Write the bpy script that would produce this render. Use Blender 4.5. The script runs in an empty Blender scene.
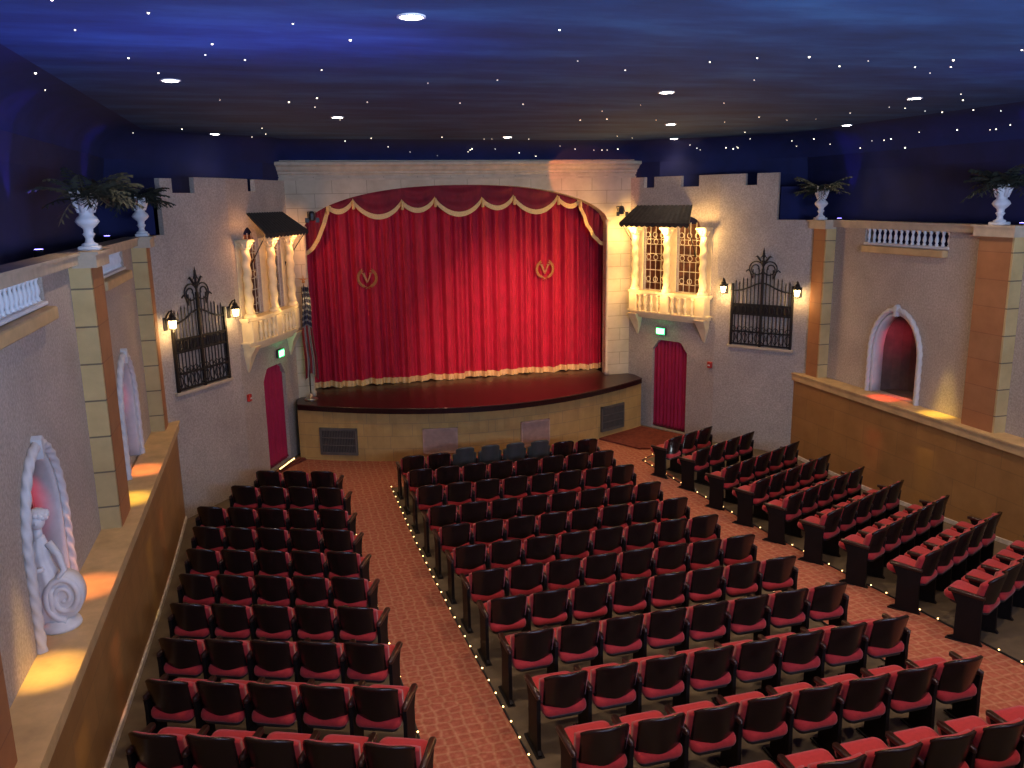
import bpy, math, random
from math import sin, cos, pi, radians, sqrt, hypot, atan2, exp
from mathutils import Vector, Matrix
random.seed(7)
SC = bpy.context.scene
COL = SC.collection
WL = {}          # world location of every object used as a parent

# ------------------------------------------------------------------ materials
def new_mat(name):
    m = bpy.data.materials.new(name); m.use_nodes = True
    nt = m.node_tree; nt.nodes.clear()
    out = nt.nodes.new('ShaderNodeOutputMaterial')
    b = nt.nodes.new('ShaderNodeBsdfPrincipled')
    nt.links.new(b.outputs[0], out.inputs[0])
    return m, nt, b, out
def ramp(nt, fac, stops):
    r = nt.nodes.new('ShaderNodeValToRGB')
    els = r.color_ramp.elements
    while len(els) < len(stops): els.new(0.5)
    for e, (p, c) in zip(els, stops): e.position = p; e.color = (*c, 1)
    nt.links.new(fac, r.inputs[0]); return r.outputs[0]
def noise(nt, scale, vec=None, detail=4, rough=.6, mapscale=None, src='Object'):
    tc = nt.nodes.new('ShaderNodeTexCoord'); v = tc.outputs[src] if vec is None else vec
    if mapscale:
        mp = nt.nodes.new('ShaderNodeMapping'); mp.inputs['Scale'].default_value = mapscale
        nt.links.new(v, mp.inputs[0]); v = mp.outputs[0]
    n = nt.nodes.new('ShaderNodeTexNoise'); n.inputs['Scale'].default_value = scale
    n.inputs['Detail'].default_value = detail; n.inputs['Roughness'].default_value = rough
    nt.links.new(v, n.inputs['Vector']); return n.outputs[0]
def bump(nt, b, h, strength=.3, dist=.02):
    bp = nt.nodes.new('ShaderNodeBump'); bp.inputs['Strength'].default_value = strength
    bp.inputs['Distance'].default_value = dist
    nt.links.new(h, bp.inputs['Height']); nt.links.new(bp.outputs[0], b.inputs['Normal'])
def mixc(nt, fac, a, c, mode='MIX'):
    m = nt.nodes.new('ShaderNodeMix'); m.data_type = 'RGBA'; m.blend_type = mode
    if isinstance(fac, (int, float)): m.inputs[0].default_value = fac
    else: nt.links.new(fac, m.inputs[0])
    for i, v in ((6, a), (7, c)):
        if isinstance(v, tuple): m.inputs[i].default_value = (*v, 1)
        else: nt.links.new(v, m.inputs[i])
    return m.outputs[2]
def plain(name, col, rough=.6, metal=0, var=.15, scale=8, bmp=.1, spec=.5, sheen=0, coat=0):
    m, nt, b, o = new_mat(name)
    n = noise(nt, scale)
    lo = tuple(c*(1-var) for c in col); hi = tuple(min(1, c*(1+var)) for c in col)
    nt.links.new(ramp(nt, n, [(.3, lo), (.7, hi)]), b.inputs['Base Color'])
    b.inputs['Roughness'].default_value = rough; b.inputs['Metallic'].default_value = metal
    b.inputs['Specular IOR Level'].default_value = spec
    b.inputs['Sheen Weight'].default_value = sheen; b.inputs['Coat Weight'].default_value = coat
    if bmp: bump(nt, b, n, bmp, .01)
    return m
def emis(name, col, strength):
    m, nt, b, o = new_mat(name)
    b.inputs['Base Color'].default_value = (*[c*.5 for c in col], 1)
    b.inputs['Emission Color'].default_value = (*col, 1)
    n = noise(nt, 20); mr = nt.nodes.new('ShaderNodeMapRange')
    mr.inputs[3].default_value = strength*.9; mr.inputs[4].default_value = strength*1.1
    nt.links.new(n, mr.inputs[0]); nt.links.new(mr.outputs[0], b.inputs['Emission Strength'])
    return m
def blocks(name, c1, c2, mortar, bw=.6, bh=.3, ms=.006, rough=.75, stain=None, off=.5):
    m, nt, b, o = new_mat(name)
    tc = nt.nodes.new('ShaderNodeTexCoord')
    br = nt.nodes.new('ShaderNodeTexBrick')
    br.inputs['Color1'].default_value = (*c1, 1); br.inputs['Color2'].default_value = (*c2, 1)
    br.inputs['Mortar'].default_value = (*mortar, 1); br.inputs['Scale'].default_value = 1
    br.inputs['Brick Width'].default_value = bw; br.inputs['Row Height'].default_value = bh
    br.inputs['Mortar Size'].default_value = ms; br.offset = off
    nt.links.new(tc.outputs['UV'], br.inputs['Vector'])
    n = noise(nt, 2.2, tc.outputs['UV'], 6)
    c = mixc(nt, .55, br.outputs[0], ramp(nt, n, [(.3, (.55, .5, .45)), (.7, (1, 1, 1))]), 'MULTIPLY')
    if stain:
        n2 = noise(nt, 6, tc.outputs['UV'], 8, .7)
        c = mixc(nt, ramp(nt, n2, [(.69, (0, 0, 0)), (.71, (1, 1, 1))]), c, stain)
    nt.links.new(c, b.inputs['Base Color']); b.inputs['Roughness'].default_value = rough
    bump(nt, b, br.outputs[1], -.3, .01)
    return m
M = {}
def mk():
    # rough stucco
    m, nt, b, o = new_mat('stucco')
    n1 = noise(nt, 1.3, None, 5); n2 = noise(nt, 30, None, 6, .75)
    c = mixc(nt, .6, ramp(nt, n1, [(.3, (.46, .385, .31)), (.7, (.58, .49, .40))]),
             ramp(nt, n2, [(.38, (.42, .42, .42)), (.62, (1, 1, 1))]), 'MULTIPLY')
    nt.links.new(c, b.inputs['Base Color']); b.inputs['Roughness'].default_value = .9
    bump(nt, b, n2, .5, .02); M['stucco'] = m
    M['block'] = blocks('cream_block', (.56, .43, .20), (.50, .39, .19), (.28, .2, .1))
    M['block_arch'] = blocks('pale_block', (.60, .50, .34), (.56, .47, .32), (.33, .27, .18), .75, .3)
    M['apron'] = blocks('apron_block', (.56, .36, .11), (.50, .32, .10), (.36, .24, .10), .62, .28)
    M['ochre'] = blocks('ochre_block', (.40, .20, .06), (.35, .175, .055), (.30, .155, .052), .9, .45, .008, .55, stain=(.5, .42, .33))
    M['pil'] = blocks('pilaster_block', (.68, .49, .20), (.60, .44, .19), (.2, .15, .08), 9, .42, .01)
    M['orangelit'] = blocks('orange_lit_face', (.42, .17, .06), (.40, .18, .07), (.3, .12, .05), 9, .42, .006)  # orange light on the pilaster fronts, put into the colour
    M['ledge'] = plain('ledge_stone', (.55, .37, .17), .55, var=.2, scale=3)
    M['coping'] = plain('coping_stone', (.50, .40, .27), .7, var=.15, scale=5)
    M['trimwhite'] = plain('white_plaster', (.60, .59, .58), .6, var=.06, scale=9)
    M['urn'] = plain('urn_plaster', (.72, .71, .70), .6, var=.08, scale=9)
    M['cream'] = plain('cream_paint', (.80, .66, .38), .55, var=.08)
    M['iron'] = plain('black_iron', (.018, .016, .015), .5, .3)
    M['awning'] = plain('dark_awning', (.03, .028, .024), .8, var=.4, scale=14, bmp=.5)
    M['sky'] = None
    m, nt, b, o = new_mat('painted_night_sky')
    n = noise(nt, 1.0, None, 8, .62, (.55, 1.5, 1)); n2 = noise(nt, 3.2, None, 5, .6, (.7, 1.6, 1))
    c = mixc(nt, .5, ramp(nt, n, [(.3, (.005, .022, .085)), (.5, (.011, .052, .165)), (.78, (.035, .135, .30))]),
             ramp(nt, n2, [(.3, (.55, .6, .7)), (.75, (1, 1, 1))]), 'MULTIPLY')
    nt.links.new(c, b.inputs['Base Color']); b.inputs['Roughness'].default_value = .85; M['sky'] = m
    M['skywall'] = plain('navy_wall_and_cove_shade', (.006, .009, .065), .85, var=.2, scale=2)
    # velvet
    def velvet(name, lo, hi):
        m, nt, b, o = new_mat(name)
        n = noise(nt, 9, None, 5, .6, (1, 1, .3)); n2 = noise(nt, 45, None, 3, .6, (1, 1, .5))
        c = mixc(nt, .4, ramp(nt, n, [(.3, lo), (.7, hi)]), ramp(nt, n2, [(.3, (.6, .6, .6)), (.7, (1, 1, 1))]), 'MULTIPLY')
        nt.links.new(c, b.inputs['Base Color']); b.inputs['Roughness'].default_value = .75
        b.inputs['Sheen Weight'].default_value = .12; b.inputs['Sheen Tint'].default_value = (1, .15, .2, 1)
        return m
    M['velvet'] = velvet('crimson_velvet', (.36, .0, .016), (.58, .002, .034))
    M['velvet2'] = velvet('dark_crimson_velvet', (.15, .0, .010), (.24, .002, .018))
    M['drape'] = velvet('door_drape_velvet', (.34, .0, .035), (.46, .004, .055))
    M['fringe'] = plain('gold_fringe', (.70, .46, .17), .6, var=.25, scale=60)
    M['gold'] = plain('gold_braid', (.42, .17, .045), .6, var=.2, scale=40)
    m, nt, b, o = new_mat('stage_boards')
    n = noise(nt, 6, None, 4, .6, (4, .4, 1))
    nt.links.new(ramp(nt, n, [(.3, (.014, .005, .005)), (.7, (.030, .009, .008))]), b.inputs['Base Color'])
    b.inputs['Roughness'].default_value = .30; b.inputs['Specular IOR Level'].default_value = .3; M['stage'] = m
    # carpet
    m, nt, b, o = new_mat('patterned_carpet')
    tc = nt.nodes.new('ShaderNodeTexCoord')
    v = nt.nodes.new('ShaderNodeTexVoronoi'); v.feature = 'DISTANCE_TO_EDGE'; v.inputs['Scale'].default_value = 7.5
    v.inputs['Randomness'].default_value = .35
    nt.links.new(tc.outputs['UV'], v.inputs['Vector'])
    v2 = nt.nodes.new('ShaderNodeTexVoronoi'); v2.feature = 'F1'; v2.inputs['Scale'].default_value = 7.5
    v2.inputs['Randomness'].default_value = .35; nt.links.new(tc.outputs['UV'], v2.inputs['Vector'])
    n = noise(nt, 14, tc.outputs['UV'], 5, .7)
    c = mixc(nt, ramp(nt, v.outputs[0], [(.01, (1, 1, 1)), (.16, (0, 0, 0))]), (.42, .135, .085), (.50, .24, .14))
    c = mixc(nt, ramp(nt, v2.outputs[0], [(.03, (1, 1, 1)), (.22, (0, 0, 0))]), c, (.50, .21, .12))
    c = mixc(nt, .8, c, ramp(nt, n, [(.35, (.6, .5, .45)), (.65, (1, 1, 1))]), 'MULTIPLY')
    nt.links.new(c, b.inputs['Base Color']); b.inputs['Roughness'].default_value = .95
    b.inputs['Specular IOR Level'].default_value = .1; M['carpet'] = m
    M['carpetdark'] = plain('dark_red_carpet', (.17, .045, .032), .95, var=.3, scale=12, spec=.1)
    M['concrete'] = plain('painted_concrete', (.115, .085, .05), .7, var=.3, scale=3)
    M['red'] = plain('red_upholstery', (.40, .028, .032), .8, var=.12, scale=30, sheen=.2, spec=.2)
    M['back'] = plain('dark_brown_seat_shell', (.016, .007, .006), .27, var=.25, scale=12, spec=.45, bmp=.03)
    M['backgrey'] = plain('grey_green_vinyl', (.05, .056, .05), .5, var=.15)
    M['pan'] = plain('seat_pan', (.03, .024, .022), .5)
    M['frame'] = plain('seat_iron', (.008, .006, .006), .6, 0, spec=.2)
    M['arm'] = plain('dark_wood_arm', (.035, .013, .009), .3, var=.3, coat=.2)
    M['leaf'] = plain('fern_leaf', (.030, .036, .022), .7, var=.4, scale=6)
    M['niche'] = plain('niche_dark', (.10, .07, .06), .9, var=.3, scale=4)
    M['glassback'] = plain('window_dark', (.16, .055, .028), .6, var=.5, scale=5)
    M['grille'] = plain('iron_lattice_pale', (.48, .42, .32), .5, .1)
    M['vent'] = plain('vent_grey', (.14, .13, .11), .55, .4)
    M['ventcream'] = plain('vent_cream', (.46, .30, .22), .7)
    M['mirror'] = plain('vent_slot', (.025, .022, .02), .7)
    M['base'] = plain('white_baseboard', (.60, .54, .46), .6, var=.3, scale=8)
    M['metal'] = plain('chrome', (.5, .45, .4), .3, .9)
    M['can'] = plain('spot_housing', (.02, .02, .02), .5)
    M['exitbox'] = plain('exit_box', (.05, .07, .05), .5)
    M['alarm'] = plain('red_alarm', (.5, .03, .02), .4)
    M['white'] = plain('white_enamel', (.75, .72, .68), .4)
    M['bulb'] = emis('aisle_bulb', (1, .62, .22), 7)
    M['star'] = emis('star_bulb', (1, .90, .68), 5)
    M['down'] = emis('downlight_lens', (1, .93, .85), 30)
    M['lamp'] = emis('lantern_glass', (1, .72, .33), 16)
    M['exit'] = emis('exit_green', (.08, 1, .25), 3.0)
    M['exitw'] = emis('exit_letters', (.75, 1, .85), 6)
    M['led'] = emis('white_led', (.85, .93, 1), 60)
    M['blue'] = emis('blue_lamp', (.25, .2, 1), 9)
    # flag
    m, nt, b, o = new_mat('flag_cloth')
    tc = nt.nodes.new('ShaderNodeTexCoord'); sp = nt.nodes.new('ShaderNodeSeparateXYZ')
    nt.links.new(tc.outputs['UV'], sp.inputs[0])
    w = nt.nodes.new('ShaderNodeMath'); w.operation = 'MULTIPLY'; w.inputs[1].default_value = 2.6
    nt.links.new(sp.outputs[0], w.inputs[0])
    fr = nt.nodes.new('ShaderNodeMath'); fr.operation = 'FRACT'; nt.links.new(w.outputs[0], fr.inputs[0])
    st = ramp(nt, fr.outputs[0], [(.49, (.22, .012, .02)), (.51, (.30, .26, .24))])
    vo = nt.nodes.new('ShaderNodeTexVoronoi'); vo.inputs['Scale'].default_value = 16; vo.inputs['Randomness'].default_value = 0
    nt.links.new(tc.outputs['UV'], vo.inputs['Vector'])
    can = ramp(nt, vo.outputs[0], [(.18, (.5, .5, .5)), (.24, (.012, .015, .05))])
    gt = nt.nodes.new('ShaderNodeMath'); gt.operation = 'GREATER_THAN'; gt.inputs[1].default_value = .56
    nt.links.new(sp.outputs[1], gt.inputs[0])
    nt.links.new(mixc(nt, gt.outputs[0], st, can), b.inputs['Base Color']); b.inputs['Roughness'].default_value = .8
    M['flag'] = m
mk()

# ------------------------------------------------------------------ mesh builder
class MB:
    def __init__(s, xf=None): s.v = []; s.f = []; s.xf = xf; s.uv = None
    def add(s, vs, fs):
        o = len(s.v)
        s.v += [Vector(s.xf(*p)) if s.xf else Vector(p) for p in vs]
        s.f += [tuple(i+o for i in f) for f in fs]; return s
    def box(s, x0, x1, y0, y1, z0, z1):
        return s.add([(x0,y0,z0),(x1,y0,z0),(x1,y1,z0),(x0,y1,z0),(x0,y0,z1),(x1,y0,z1),(x1,y1,z1),(x0,y1,z1)],
                     [(0,3,2,1),(4,5,6,7),(0,1,5,4),(1,2,6,5),(2,3,7,6),(3,0,4,7)])
    def bbox(s, x0, x1, y0, y1, z0, z1, b=.01):
        # box with chamfered vertical and horizontal edges (octagonal in two sections)
        def ring(d, z):
            return [(x0+d+b,y0+d,z),(x1-d-b,y0+d,z),(x1-d,y0+d+b,z),(x1-d,y1-d-b,z),(x1-d-b,y1-d,z),(x0+d+b,y1-d,z),(x0+d,y1-d-b,z),(x0+d,y0+d+b,z)]
        return s.rings([ring(b, z0), ring(0, z0+b), ring(0, z1-b), ring(b, z1)])
    def rings(s, rs, cap=True, closed=True):
        n = len(rs[0]); vs = [p for r in rs for p in r]; fs = []
        for k in range(len(rs)-1):
            for i in range(n if closed else n-1):
                j = (i+1) % n
                fs.append((k*n+i, k*n+j, (k+1)*n+j, (k+1)*n+i))
        if cap and closed:
            fs.append(tuple(reversed(range(n)))); fs.append(tuple(range((len(rs)-1)*n, len(rs)*n)))
        return s.add(vs, fs)
    def lathe(s, prof, n=16, c=(0,0,0)):
        rs = [[(c[0]+r*cos(2*pi*i/n), c[1]+r*sin(2*pi*i/n), c[2]+z) for i in range(n)] for r, z in prof]
        return s.rings(rs)
    def tube(s, pts, r, n=6, closed=False):
        pts = [Vector(p) for p in pts]; rs = []
        N = len(pts); up0 = None
        for i, p in enumerate(pts):
            if closed: d = pts[(i+1) % N]-pts[i-1]
            else: d = pts[min(i+1, N-1)]-pts[max(i-1, 0)]
            if d.length < 1e-9: d = Vector((0, 0, 1))
            d.normalize()
            if up0 is None:
                up0 = Vector((0, 0, 1)) if abs(d.z) < .9 else Vector((0, 1, 0))
            a = d.cross(up0)
            if a.length < 1e-4: a = d.cross(Vector((1, .1, 0)))
            a.normalize(); b = a.cross(d); up0 = b
            rr = r[i] if isinstance(r, (list, tuple)) else r
            rs.append([tuple(p+a*rr*cos(2*pi*k/n)+b*rr*sin(2*pi*k/n)) for k in range(n)])
        if closed: rs.append(rs[0]); return s.rings(rs, cap=False)
        return s.rings(rs)
    def sphere(s, c, r, n=8, m=6, sq=(1,1,1)):
        prof = []
        rs = []
        for k in range(m+1):
            a = -pi/2+pi*k/m; rr = max(cos(a), .02)*r
            rs.append([(c[0]+rr*cos(2*pi*i/n)*sq[0], c[1]+rr*sin(2*pi*i/n)*sq[1], c[2]+r*sin(a)*sq[2]) for i in range(n)])
        return s.rings(rs)
    def prism(s, poly, y0, y1):      # poly in (x,z), extruded along y
        return s.rings([[(x, y0, z) for x, z in poly], [(x, y1, z) for x, z in poly]])
    def grid(s, fn, nu, nv):
        vs = [fn(i/nu, j/nv) for j in range(nv+1) for i in range(nu+1)]
        return s.add(vs, [(j*(nu+1)+i, j*(nu+1)+i+1, (j+1)*(nu+1)+i+1, (j+1)*(nu+1)+i) for j in range(nv) for i in range(nu)])
    def build(s, name, mat, parent=None, smooth=False, uvs=None, loc=None):
        me = bpy.data.meshes.new(name)
        o3 = WL.get(parent.name, Vector((0,0,0))) if parent else Vector(loc or (0,0,0))
        me.from_pydata([tuple(v-o3) for v in s.v], [], s.f)
        me.materials.append(M[mat] if isinstance(mat, str) else mat)
        uvl = me.uv_layers.new(name='UVMap')
        me.update()
        for p in me.polygons:
            n = p.normal
            for li in p.loop_indices:
                vi = me.loops[li].vertex_index; co = s.v[vi]
                if uvs: u, w = uvs[vi]
                elif abs(n.z) > .7: u, w = co.x, co.y
                else:
                    t = Vector((-n.y, n.x, 0));
                    t = t.normalized() if t.length > 1e-6 else Vector((1,0,0))
                    if t.y < -.01 or (abs(t.y) <= .01 and t.x < 0): t = -t
                    u, w = co.dot(t), co.z
                uvl.data[li].uv = (u, w)
        if smooth:
            me.polygons.foreach_set('use_smooth', [True]*len(me.polygons))
        me.validate()
        ob = bpy.data.objects.new(name, me); COL.objects.link(ob)
        if parent: ob.parent = parent; WL[ob.name] = WL[parent.name]
        else: ob.location = loc or (0,0,0); WL[ob.name] = Vector(loc or (0,0,0))
        return ob
def tag(o, label, cat, group=None, kind=None):
    o['label'] = label; o['category'] = cat
    if group: o['group'] = group
    if kind: o['kind'] = kind
    return o
def struct(o, label=None):
    o['kind'] = 'structure'
    if label: o['label'] = label
    return o
def empty(name, loc, rz=0):
    o = bpy.data.objects.new(name, None); COL.objects.link(o); o.location = loc; o.rotation_euler = (0, 0, rz)
    o.empty_display_size = .1; WL[o.name] = Vector(loc); return o
def copy_tree(o, parent=None):
    c = o.copy(); COL.objects.link(c); c.parent = parent
    for ch in list(o.children): copy_tree(ch, c)
    return c
ORD = ['', 'first', 'second', 'third', 'fourth', 'fifth', 'sixth', 'seventh', 'eighth', 'ninth', 'tenth', 'eleventh', 'twelfth', 'thirteenth']
SIDE = {-1: 'left', 1: 'right'}

# ------------------------------------------------------------------ the plan of the room
A = (6.18, 15.34); B = (5.08, 16.80); C = (3.99, 19.08)
XU = 6.50            # upper side wall
XL_ = 6.18           # lower side wall
ZP, ZT, ZL, ZS, ZC = 5.02, 5.98, 1.83, 1.25, 6.80
def fl_raw(y):
    pts = [(2, .76), (4, .665), (7, .465), (10, .19), (13, 0), (40, 0)]
    if y <= 2: return .76
    for (a, za), (b, zb) in zip(pts, pts[1:]):
        if y <= b: return za+(zb-za)*(y-a)/(b-a)
    return 0
def fl(y): return sum(fl_raw(y+d)*w for d, w in ((-1, .2), (-.5, .2), (0, .2), (.5, .2), (1, .2)))

class Frame:      # local (s along the wall, d out into the room, z up) on the vertical plane U->V
    def __init__(f, U, V, side=1):
        f.U = Vector((U[0]*side, U[1])); f.V = Vector((V[0]*side, V[1])); d = f.V-f.U; f.L = d.length; f.d = d/f.L
        n = Vector((-f.d.y, f.d.x))
        f.n = n if n.dot(Vector((0, 9))-f.U) > 0 else -n
    def __call__(f, s, d, z):
        p = f.U+f.d*s+f.n*d; return (p.x, p.y, z)
def wall(name, fr, s0, s1, z0, top, holes=(), thick=.2, mat='stucco', build=True, mb=None):
    """holes: (sa, sb, zb, topfn(s)); top: function of s, with steps listed in top.steps"""
    mb = mb or MB(fr)
    br = {s0, s1} | {x for x in getattr(top, 'steps', []) if s0 < x < s1}
    for sa, sb, zb, fn, n in holes:
        for i in range(n+1): br.add(sa+(sb-sa)*i/n)
    br = sorted(b for b in br if s0-1e-6 <= b <= s1+1e-6)
    for a, b in zip(br, br[1:]):
        if b-a < 1e-5: continue
        m = (a+b)/2; t = top(m); hs = sorted([h for h in holes if h[0] < m < h[1]], key=lambda h: h[2])
        lo = (z0(a), z0(b)) if callable(z0) else (z0, z0)
        for h in hs+[None]:
            hi = (h[2], h[2]) if h else (t, t)
            if hi[0]-lo[0] > 1e-4 or hi[1]-lo[1] > 1e-4:
                vs = [(a,0,lo[0]),(b,0,lo[1]),(b,-thick,lo[1]),(a,-thick,lo[0]),(a,0,hi[0]),(b,0,hi[1]),(b,-thick,hi[1]),(a,-thick,hi[0])]
                mb.add(vs, [(0,3,2,1),(4,5,6,7),(0,1,5,4),(2,3,7,6)] +
                       ([(3,0,4,7)]) + ([(1,2,6,5)]))
            if h: lo = (min(h[3](a), t), min(h[3](b), t))
    return struct(mb.build(name, mat)) if build else mb
def const(z, steps=()):
    f = lambda s: z
    f.steps = steps; return f
def steps_top(segs):     # [(s_end, z)...]
    def f(s):
        for e, z in segs:
            if s < e: return z
        return segs[-1][1]
    f.steps = [e for e, z in segs]; return f

# arches of the side alcoves
AH, AZ, ASP = .59, 3.39, 2.62
def arch_top(c, hw=AH, zs=ASP, zt=AZ):
    return lambda s: zs+(zt-zs)*max(0, 1-(abs(s-c)/hw)**2)**.5 if abs(s-c) <= hw else zs

def side_walls(sd):
    nm = SIDE[sd]
    fr = Frame((XU, 3.0), (XU, 14.92), sd)     # s = y-3
    hs = []
    for yc in (8.0, 12.75):
        if sd == 1 and yc == 8.0: pass
        hs.append((yc-3-AH, yc-3+AH, ZL, arch_top(yc-3), 20))
        hs.append((yc-3-1.05, yc-3+1.05, 4.62, lambda s: 4.88, 1))
    wall('wall_%s_upper' % nm, fr, 0, 11.92, 0, const(ZP-.13), hs, .22)
    # niche shells
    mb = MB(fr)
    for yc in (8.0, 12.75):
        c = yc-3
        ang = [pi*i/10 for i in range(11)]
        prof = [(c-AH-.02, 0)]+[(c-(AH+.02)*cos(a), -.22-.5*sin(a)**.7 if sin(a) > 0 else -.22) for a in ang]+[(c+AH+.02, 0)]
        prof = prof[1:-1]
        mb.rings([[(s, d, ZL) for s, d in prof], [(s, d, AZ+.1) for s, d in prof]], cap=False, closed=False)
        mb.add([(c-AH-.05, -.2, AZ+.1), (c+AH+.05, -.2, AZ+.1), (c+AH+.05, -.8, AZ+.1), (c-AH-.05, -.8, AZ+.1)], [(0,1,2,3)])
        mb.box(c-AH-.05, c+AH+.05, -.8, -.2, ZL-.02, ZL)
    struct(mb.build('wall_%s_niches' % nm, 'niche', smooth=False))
    mb = MB(fr)
    for yc in (8.0, 12.75):
        c = yc-3; mb.box(c-1.06, c+1.06, -.26, -.23, 4.58, 4.9)
    struct(mb.build('wall_%s_recess' % nm, 'skywall'))
    # coping
    mb = MB(fr); mb.box(0, 11.92, -.22, .12, ZP-.13, ZP-.03); mb.box(0, 11.92, -.12, .15, ZP-.03, ZP)
    struct(mb.build('trim_%d' % (1 if sd < 0 else 2), 'coping'))
    m2 = MB(fr); m2.box(0, 11.92, -.75, -.2, 4.90, 4.93); struct(m2.build('trim_%d' % (8 if sd < 0 else 9), 'skywall'))
    # lower wall + ledge
    fr2 = Frame((XL_, 3.0), (XL_, 15.34), sd)
    mb = MB(fr2); N = 30
    for i in range(N):
        a = 12.34*i/N; b = 12.34*(i+1)/N
        mb.add([(a,0,fl(3+a)-.05),(b,0,fl(3+b)-.05),(b,0,ZL-.06),(a,0,ZL-.06),(a,-.2,fl(3+a)-.05),(b,-.2,fl(3+b)-.05),(b,-.2,ZL-.06),(a,-.2,ZL-.06)],
               [(0,1,2,3),(4,7,6,5)])
    struct(mb.build('wall_%s_lower' % nm, 'ochre'))
    mb = MB(fr2); mb.box(0, 12.34, -.34, .05, ZL-.16, ZL-.03); mb.box(0, 12.34, -.34, .07, ZL-.03, ZL)
    struct(mb.build('trim_%d' % (3 if sd < 0 else 4), 'ledge'))
    mb = MB(fr2)
    for i in range(N):
        a = 12.34*i/N; b = 12.34*(i+1)/N; za, zb = fl(3+a), fl(3+b)
        mb.add([(a,.0,za),(b,.0,zb),(b,.025,zb),(a,.025,za),(a,.0,za+.07),(b,.0,zb+.07),(b,.025,zb+.07),(a,.025,za+.07)],
               [(3,2,6,7),(4,7,6,5),(0,4,5,1)])
    struct(mb.build('baseboard_%s' % nm, 'base'))
    # pilasters
    for k, (y0, y1) in enumerate(((10.2, 10.85), (14.62, 15.02))+(((5.15, 5.8),) if sd < 0 else ())):
        if k == 1: y0, y1 = 14.68, 15.08
        mb = MB(); x0, x1 = sorted((6.28*sd, (XU)*sd))
        mb.box(x0, x1, y0, y1, ZL, ZP-.16)
        p = mb.build('wall_%s_pilaster' % nm, 'pil', loc=(0,0,0)); struct(p)
        mb = MB(); xf = 6.276*sd
        mb.box(min(xf, xf-.004*sd), max(xf, xf-.004*sd), y0+.03, y1-.0, ZL, ZP-.16)
        struct(mb.build('wall_%s_pilaster_face' % nm, 'orangelit'))
        mb = MB(); xc0, xc1 = sorted((6.20*sd, 6.45*sd)); mb.box(xc0, xc1, y0-.06, y1+.06, ZP-.17, ZP-.02)
        xc0, xc1 = sorted((6.17*sd, 6.45*sd)); mb.box(xc0, xc1, y0-.09, y1+.09, ZP-.03, ZP+.003)
        struct(mb.build('trim_%d' % (10+k+(0 if sd < 0 else 3)), 'coping'))
    # balustrades
    for yc in ((8.0, 12.75) if sd < 0 else (12.75,)):
        e = empty('balustrade', (XU*sd, yc, 4.6))
        where = {(-1, 8.0): 'above the statue alcove on the left wall', (-1, 12.75): 'above the farther alcove on the left wall', (1, 12.75): 'above the alcove on the right wall'}[(sd, yc)]
        tag(e, 'row of white balusters in the parapet ' + where, 'balustrade', 'parapet balustrades')
        c = yc-3; n = 15
        for i in range(n):
            s = c-1.0+2.0*i/(n-1); m2 = MB(fr)
            m2.lathe([(.028,4.63),(.03,4.655),(.018,4.67),(.036,4.715),(.03,4.76),(.017,4.80),(.02,4.82),(.03,4.84),(.03,4.86)], 8, (s,-.05,0))
            m2.box(s-.035, s+.035, -.085, -.015, 4.62, 4.632); m2.box(s-.035, s+.035, -.085, -.015, 4.86, 4.885)
            m2.build('baluster', 'urn', e, True)
        m2 = MB(fr); m2.bbox(c-1.06, c+1.06, -.1, .03, 4.585, 4.625); m2.build('bottom_rail', 'urn', e)
        m2 = MB(fr); m2.bbox(c-1.05, c+1.0, 0, .12, 4.45, 4.575, .012); m2.build('sill_block', 'ledge', e)
    # alcove rope trims
    for yc in ((8.0, 12.75) if sd < 0 else (12.75,)):
        e = empty('alcove_surround', (XU*sd, yc, ZL))
        where = {(-1, 8.0): 'around the statue alcove near the camera on the left wall', (-1, 12.75): 'around the farther alcove on the left wall beyond the pilaster', (1, 12.75): 'around the only visible alcove on the right wall'}[(sd, yc)]
        tag(e, 'white rope-twist arched moulding ' + where, 'moulding', 'alcove mouldings')
        c = yc-3; hw = AH+.06
        pts = []
        for i in range(16): pts.append((c-hw, .03, ZL+(ASP-ZL)*i/16))
        for i in range(31):
            a = pi*i/30; pts.append((c-hw*cos(a), .03, ASP+(AZ-ASP+.07)*sin(a)))
        for i in range(16): pts.append((c+hw, .03, ASP-(ASP-ZL)*(i+1)/16))
        # densify
        P2 = []
        for p, q in zip(pts, pts[1:]):
            for k in range(3): P2.append(tuple(p[j]+(q[j]-p[j])*k/3 for j in range(3)))
        P2.append(pts[-1])
        m2 = MB(fr); rings = []; acc = 0; n = 18
        P3 = []
        for p, q in zip(P2, P2[1:]): P3 += [p, tuple((p[j]+q[j])/2 for j in range(3))]
        P3.append(P2[-1]); P2 = P3
        for i, p in enumerate(P2):
            a0 = Vector(P2[max(i-1,0)]); b0 = Vector(P2[min(i+1,len(P2)-1)]); t = (b0-a0).normalized()
            if i: acc += (Vector(p)-Vector(P2[i-1])).length
            u = Vector((0,1,0)); w = t.cross(u).normalized(); ring = []
            for k in range(n):
                th = 2*pi*k/n; rr = .046*(1+.12*cos(3*th-acc*42)); q = Vector(p)+u*rr*cos(th)*.9+w*rr*sin(th)
                ring.append(tuple(q))
            rings.append(ring)
        m2.rings(rings); m2.build('rope_moulding', 'trimwhite', e, True)
        # plain white lining of the opening
        def ln(k, off):
            if k < 0: return (c-AH+off, max(ZL, ASP+(ASP-ZL)*k))
            if k > 1: return (c+AH-off, max(ZL, ASP-(ASP-ZL)*(k-1)))
            return (c-(AH-off)*cos(pi*k), ASP+(AZ-ASP-off)*sin(pi*k))
        ks = [-1+i/4 for i in range(4)]+[i/24 for i in range(25)]+[1+(i+1)/4 for i in range(4)]
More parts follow.
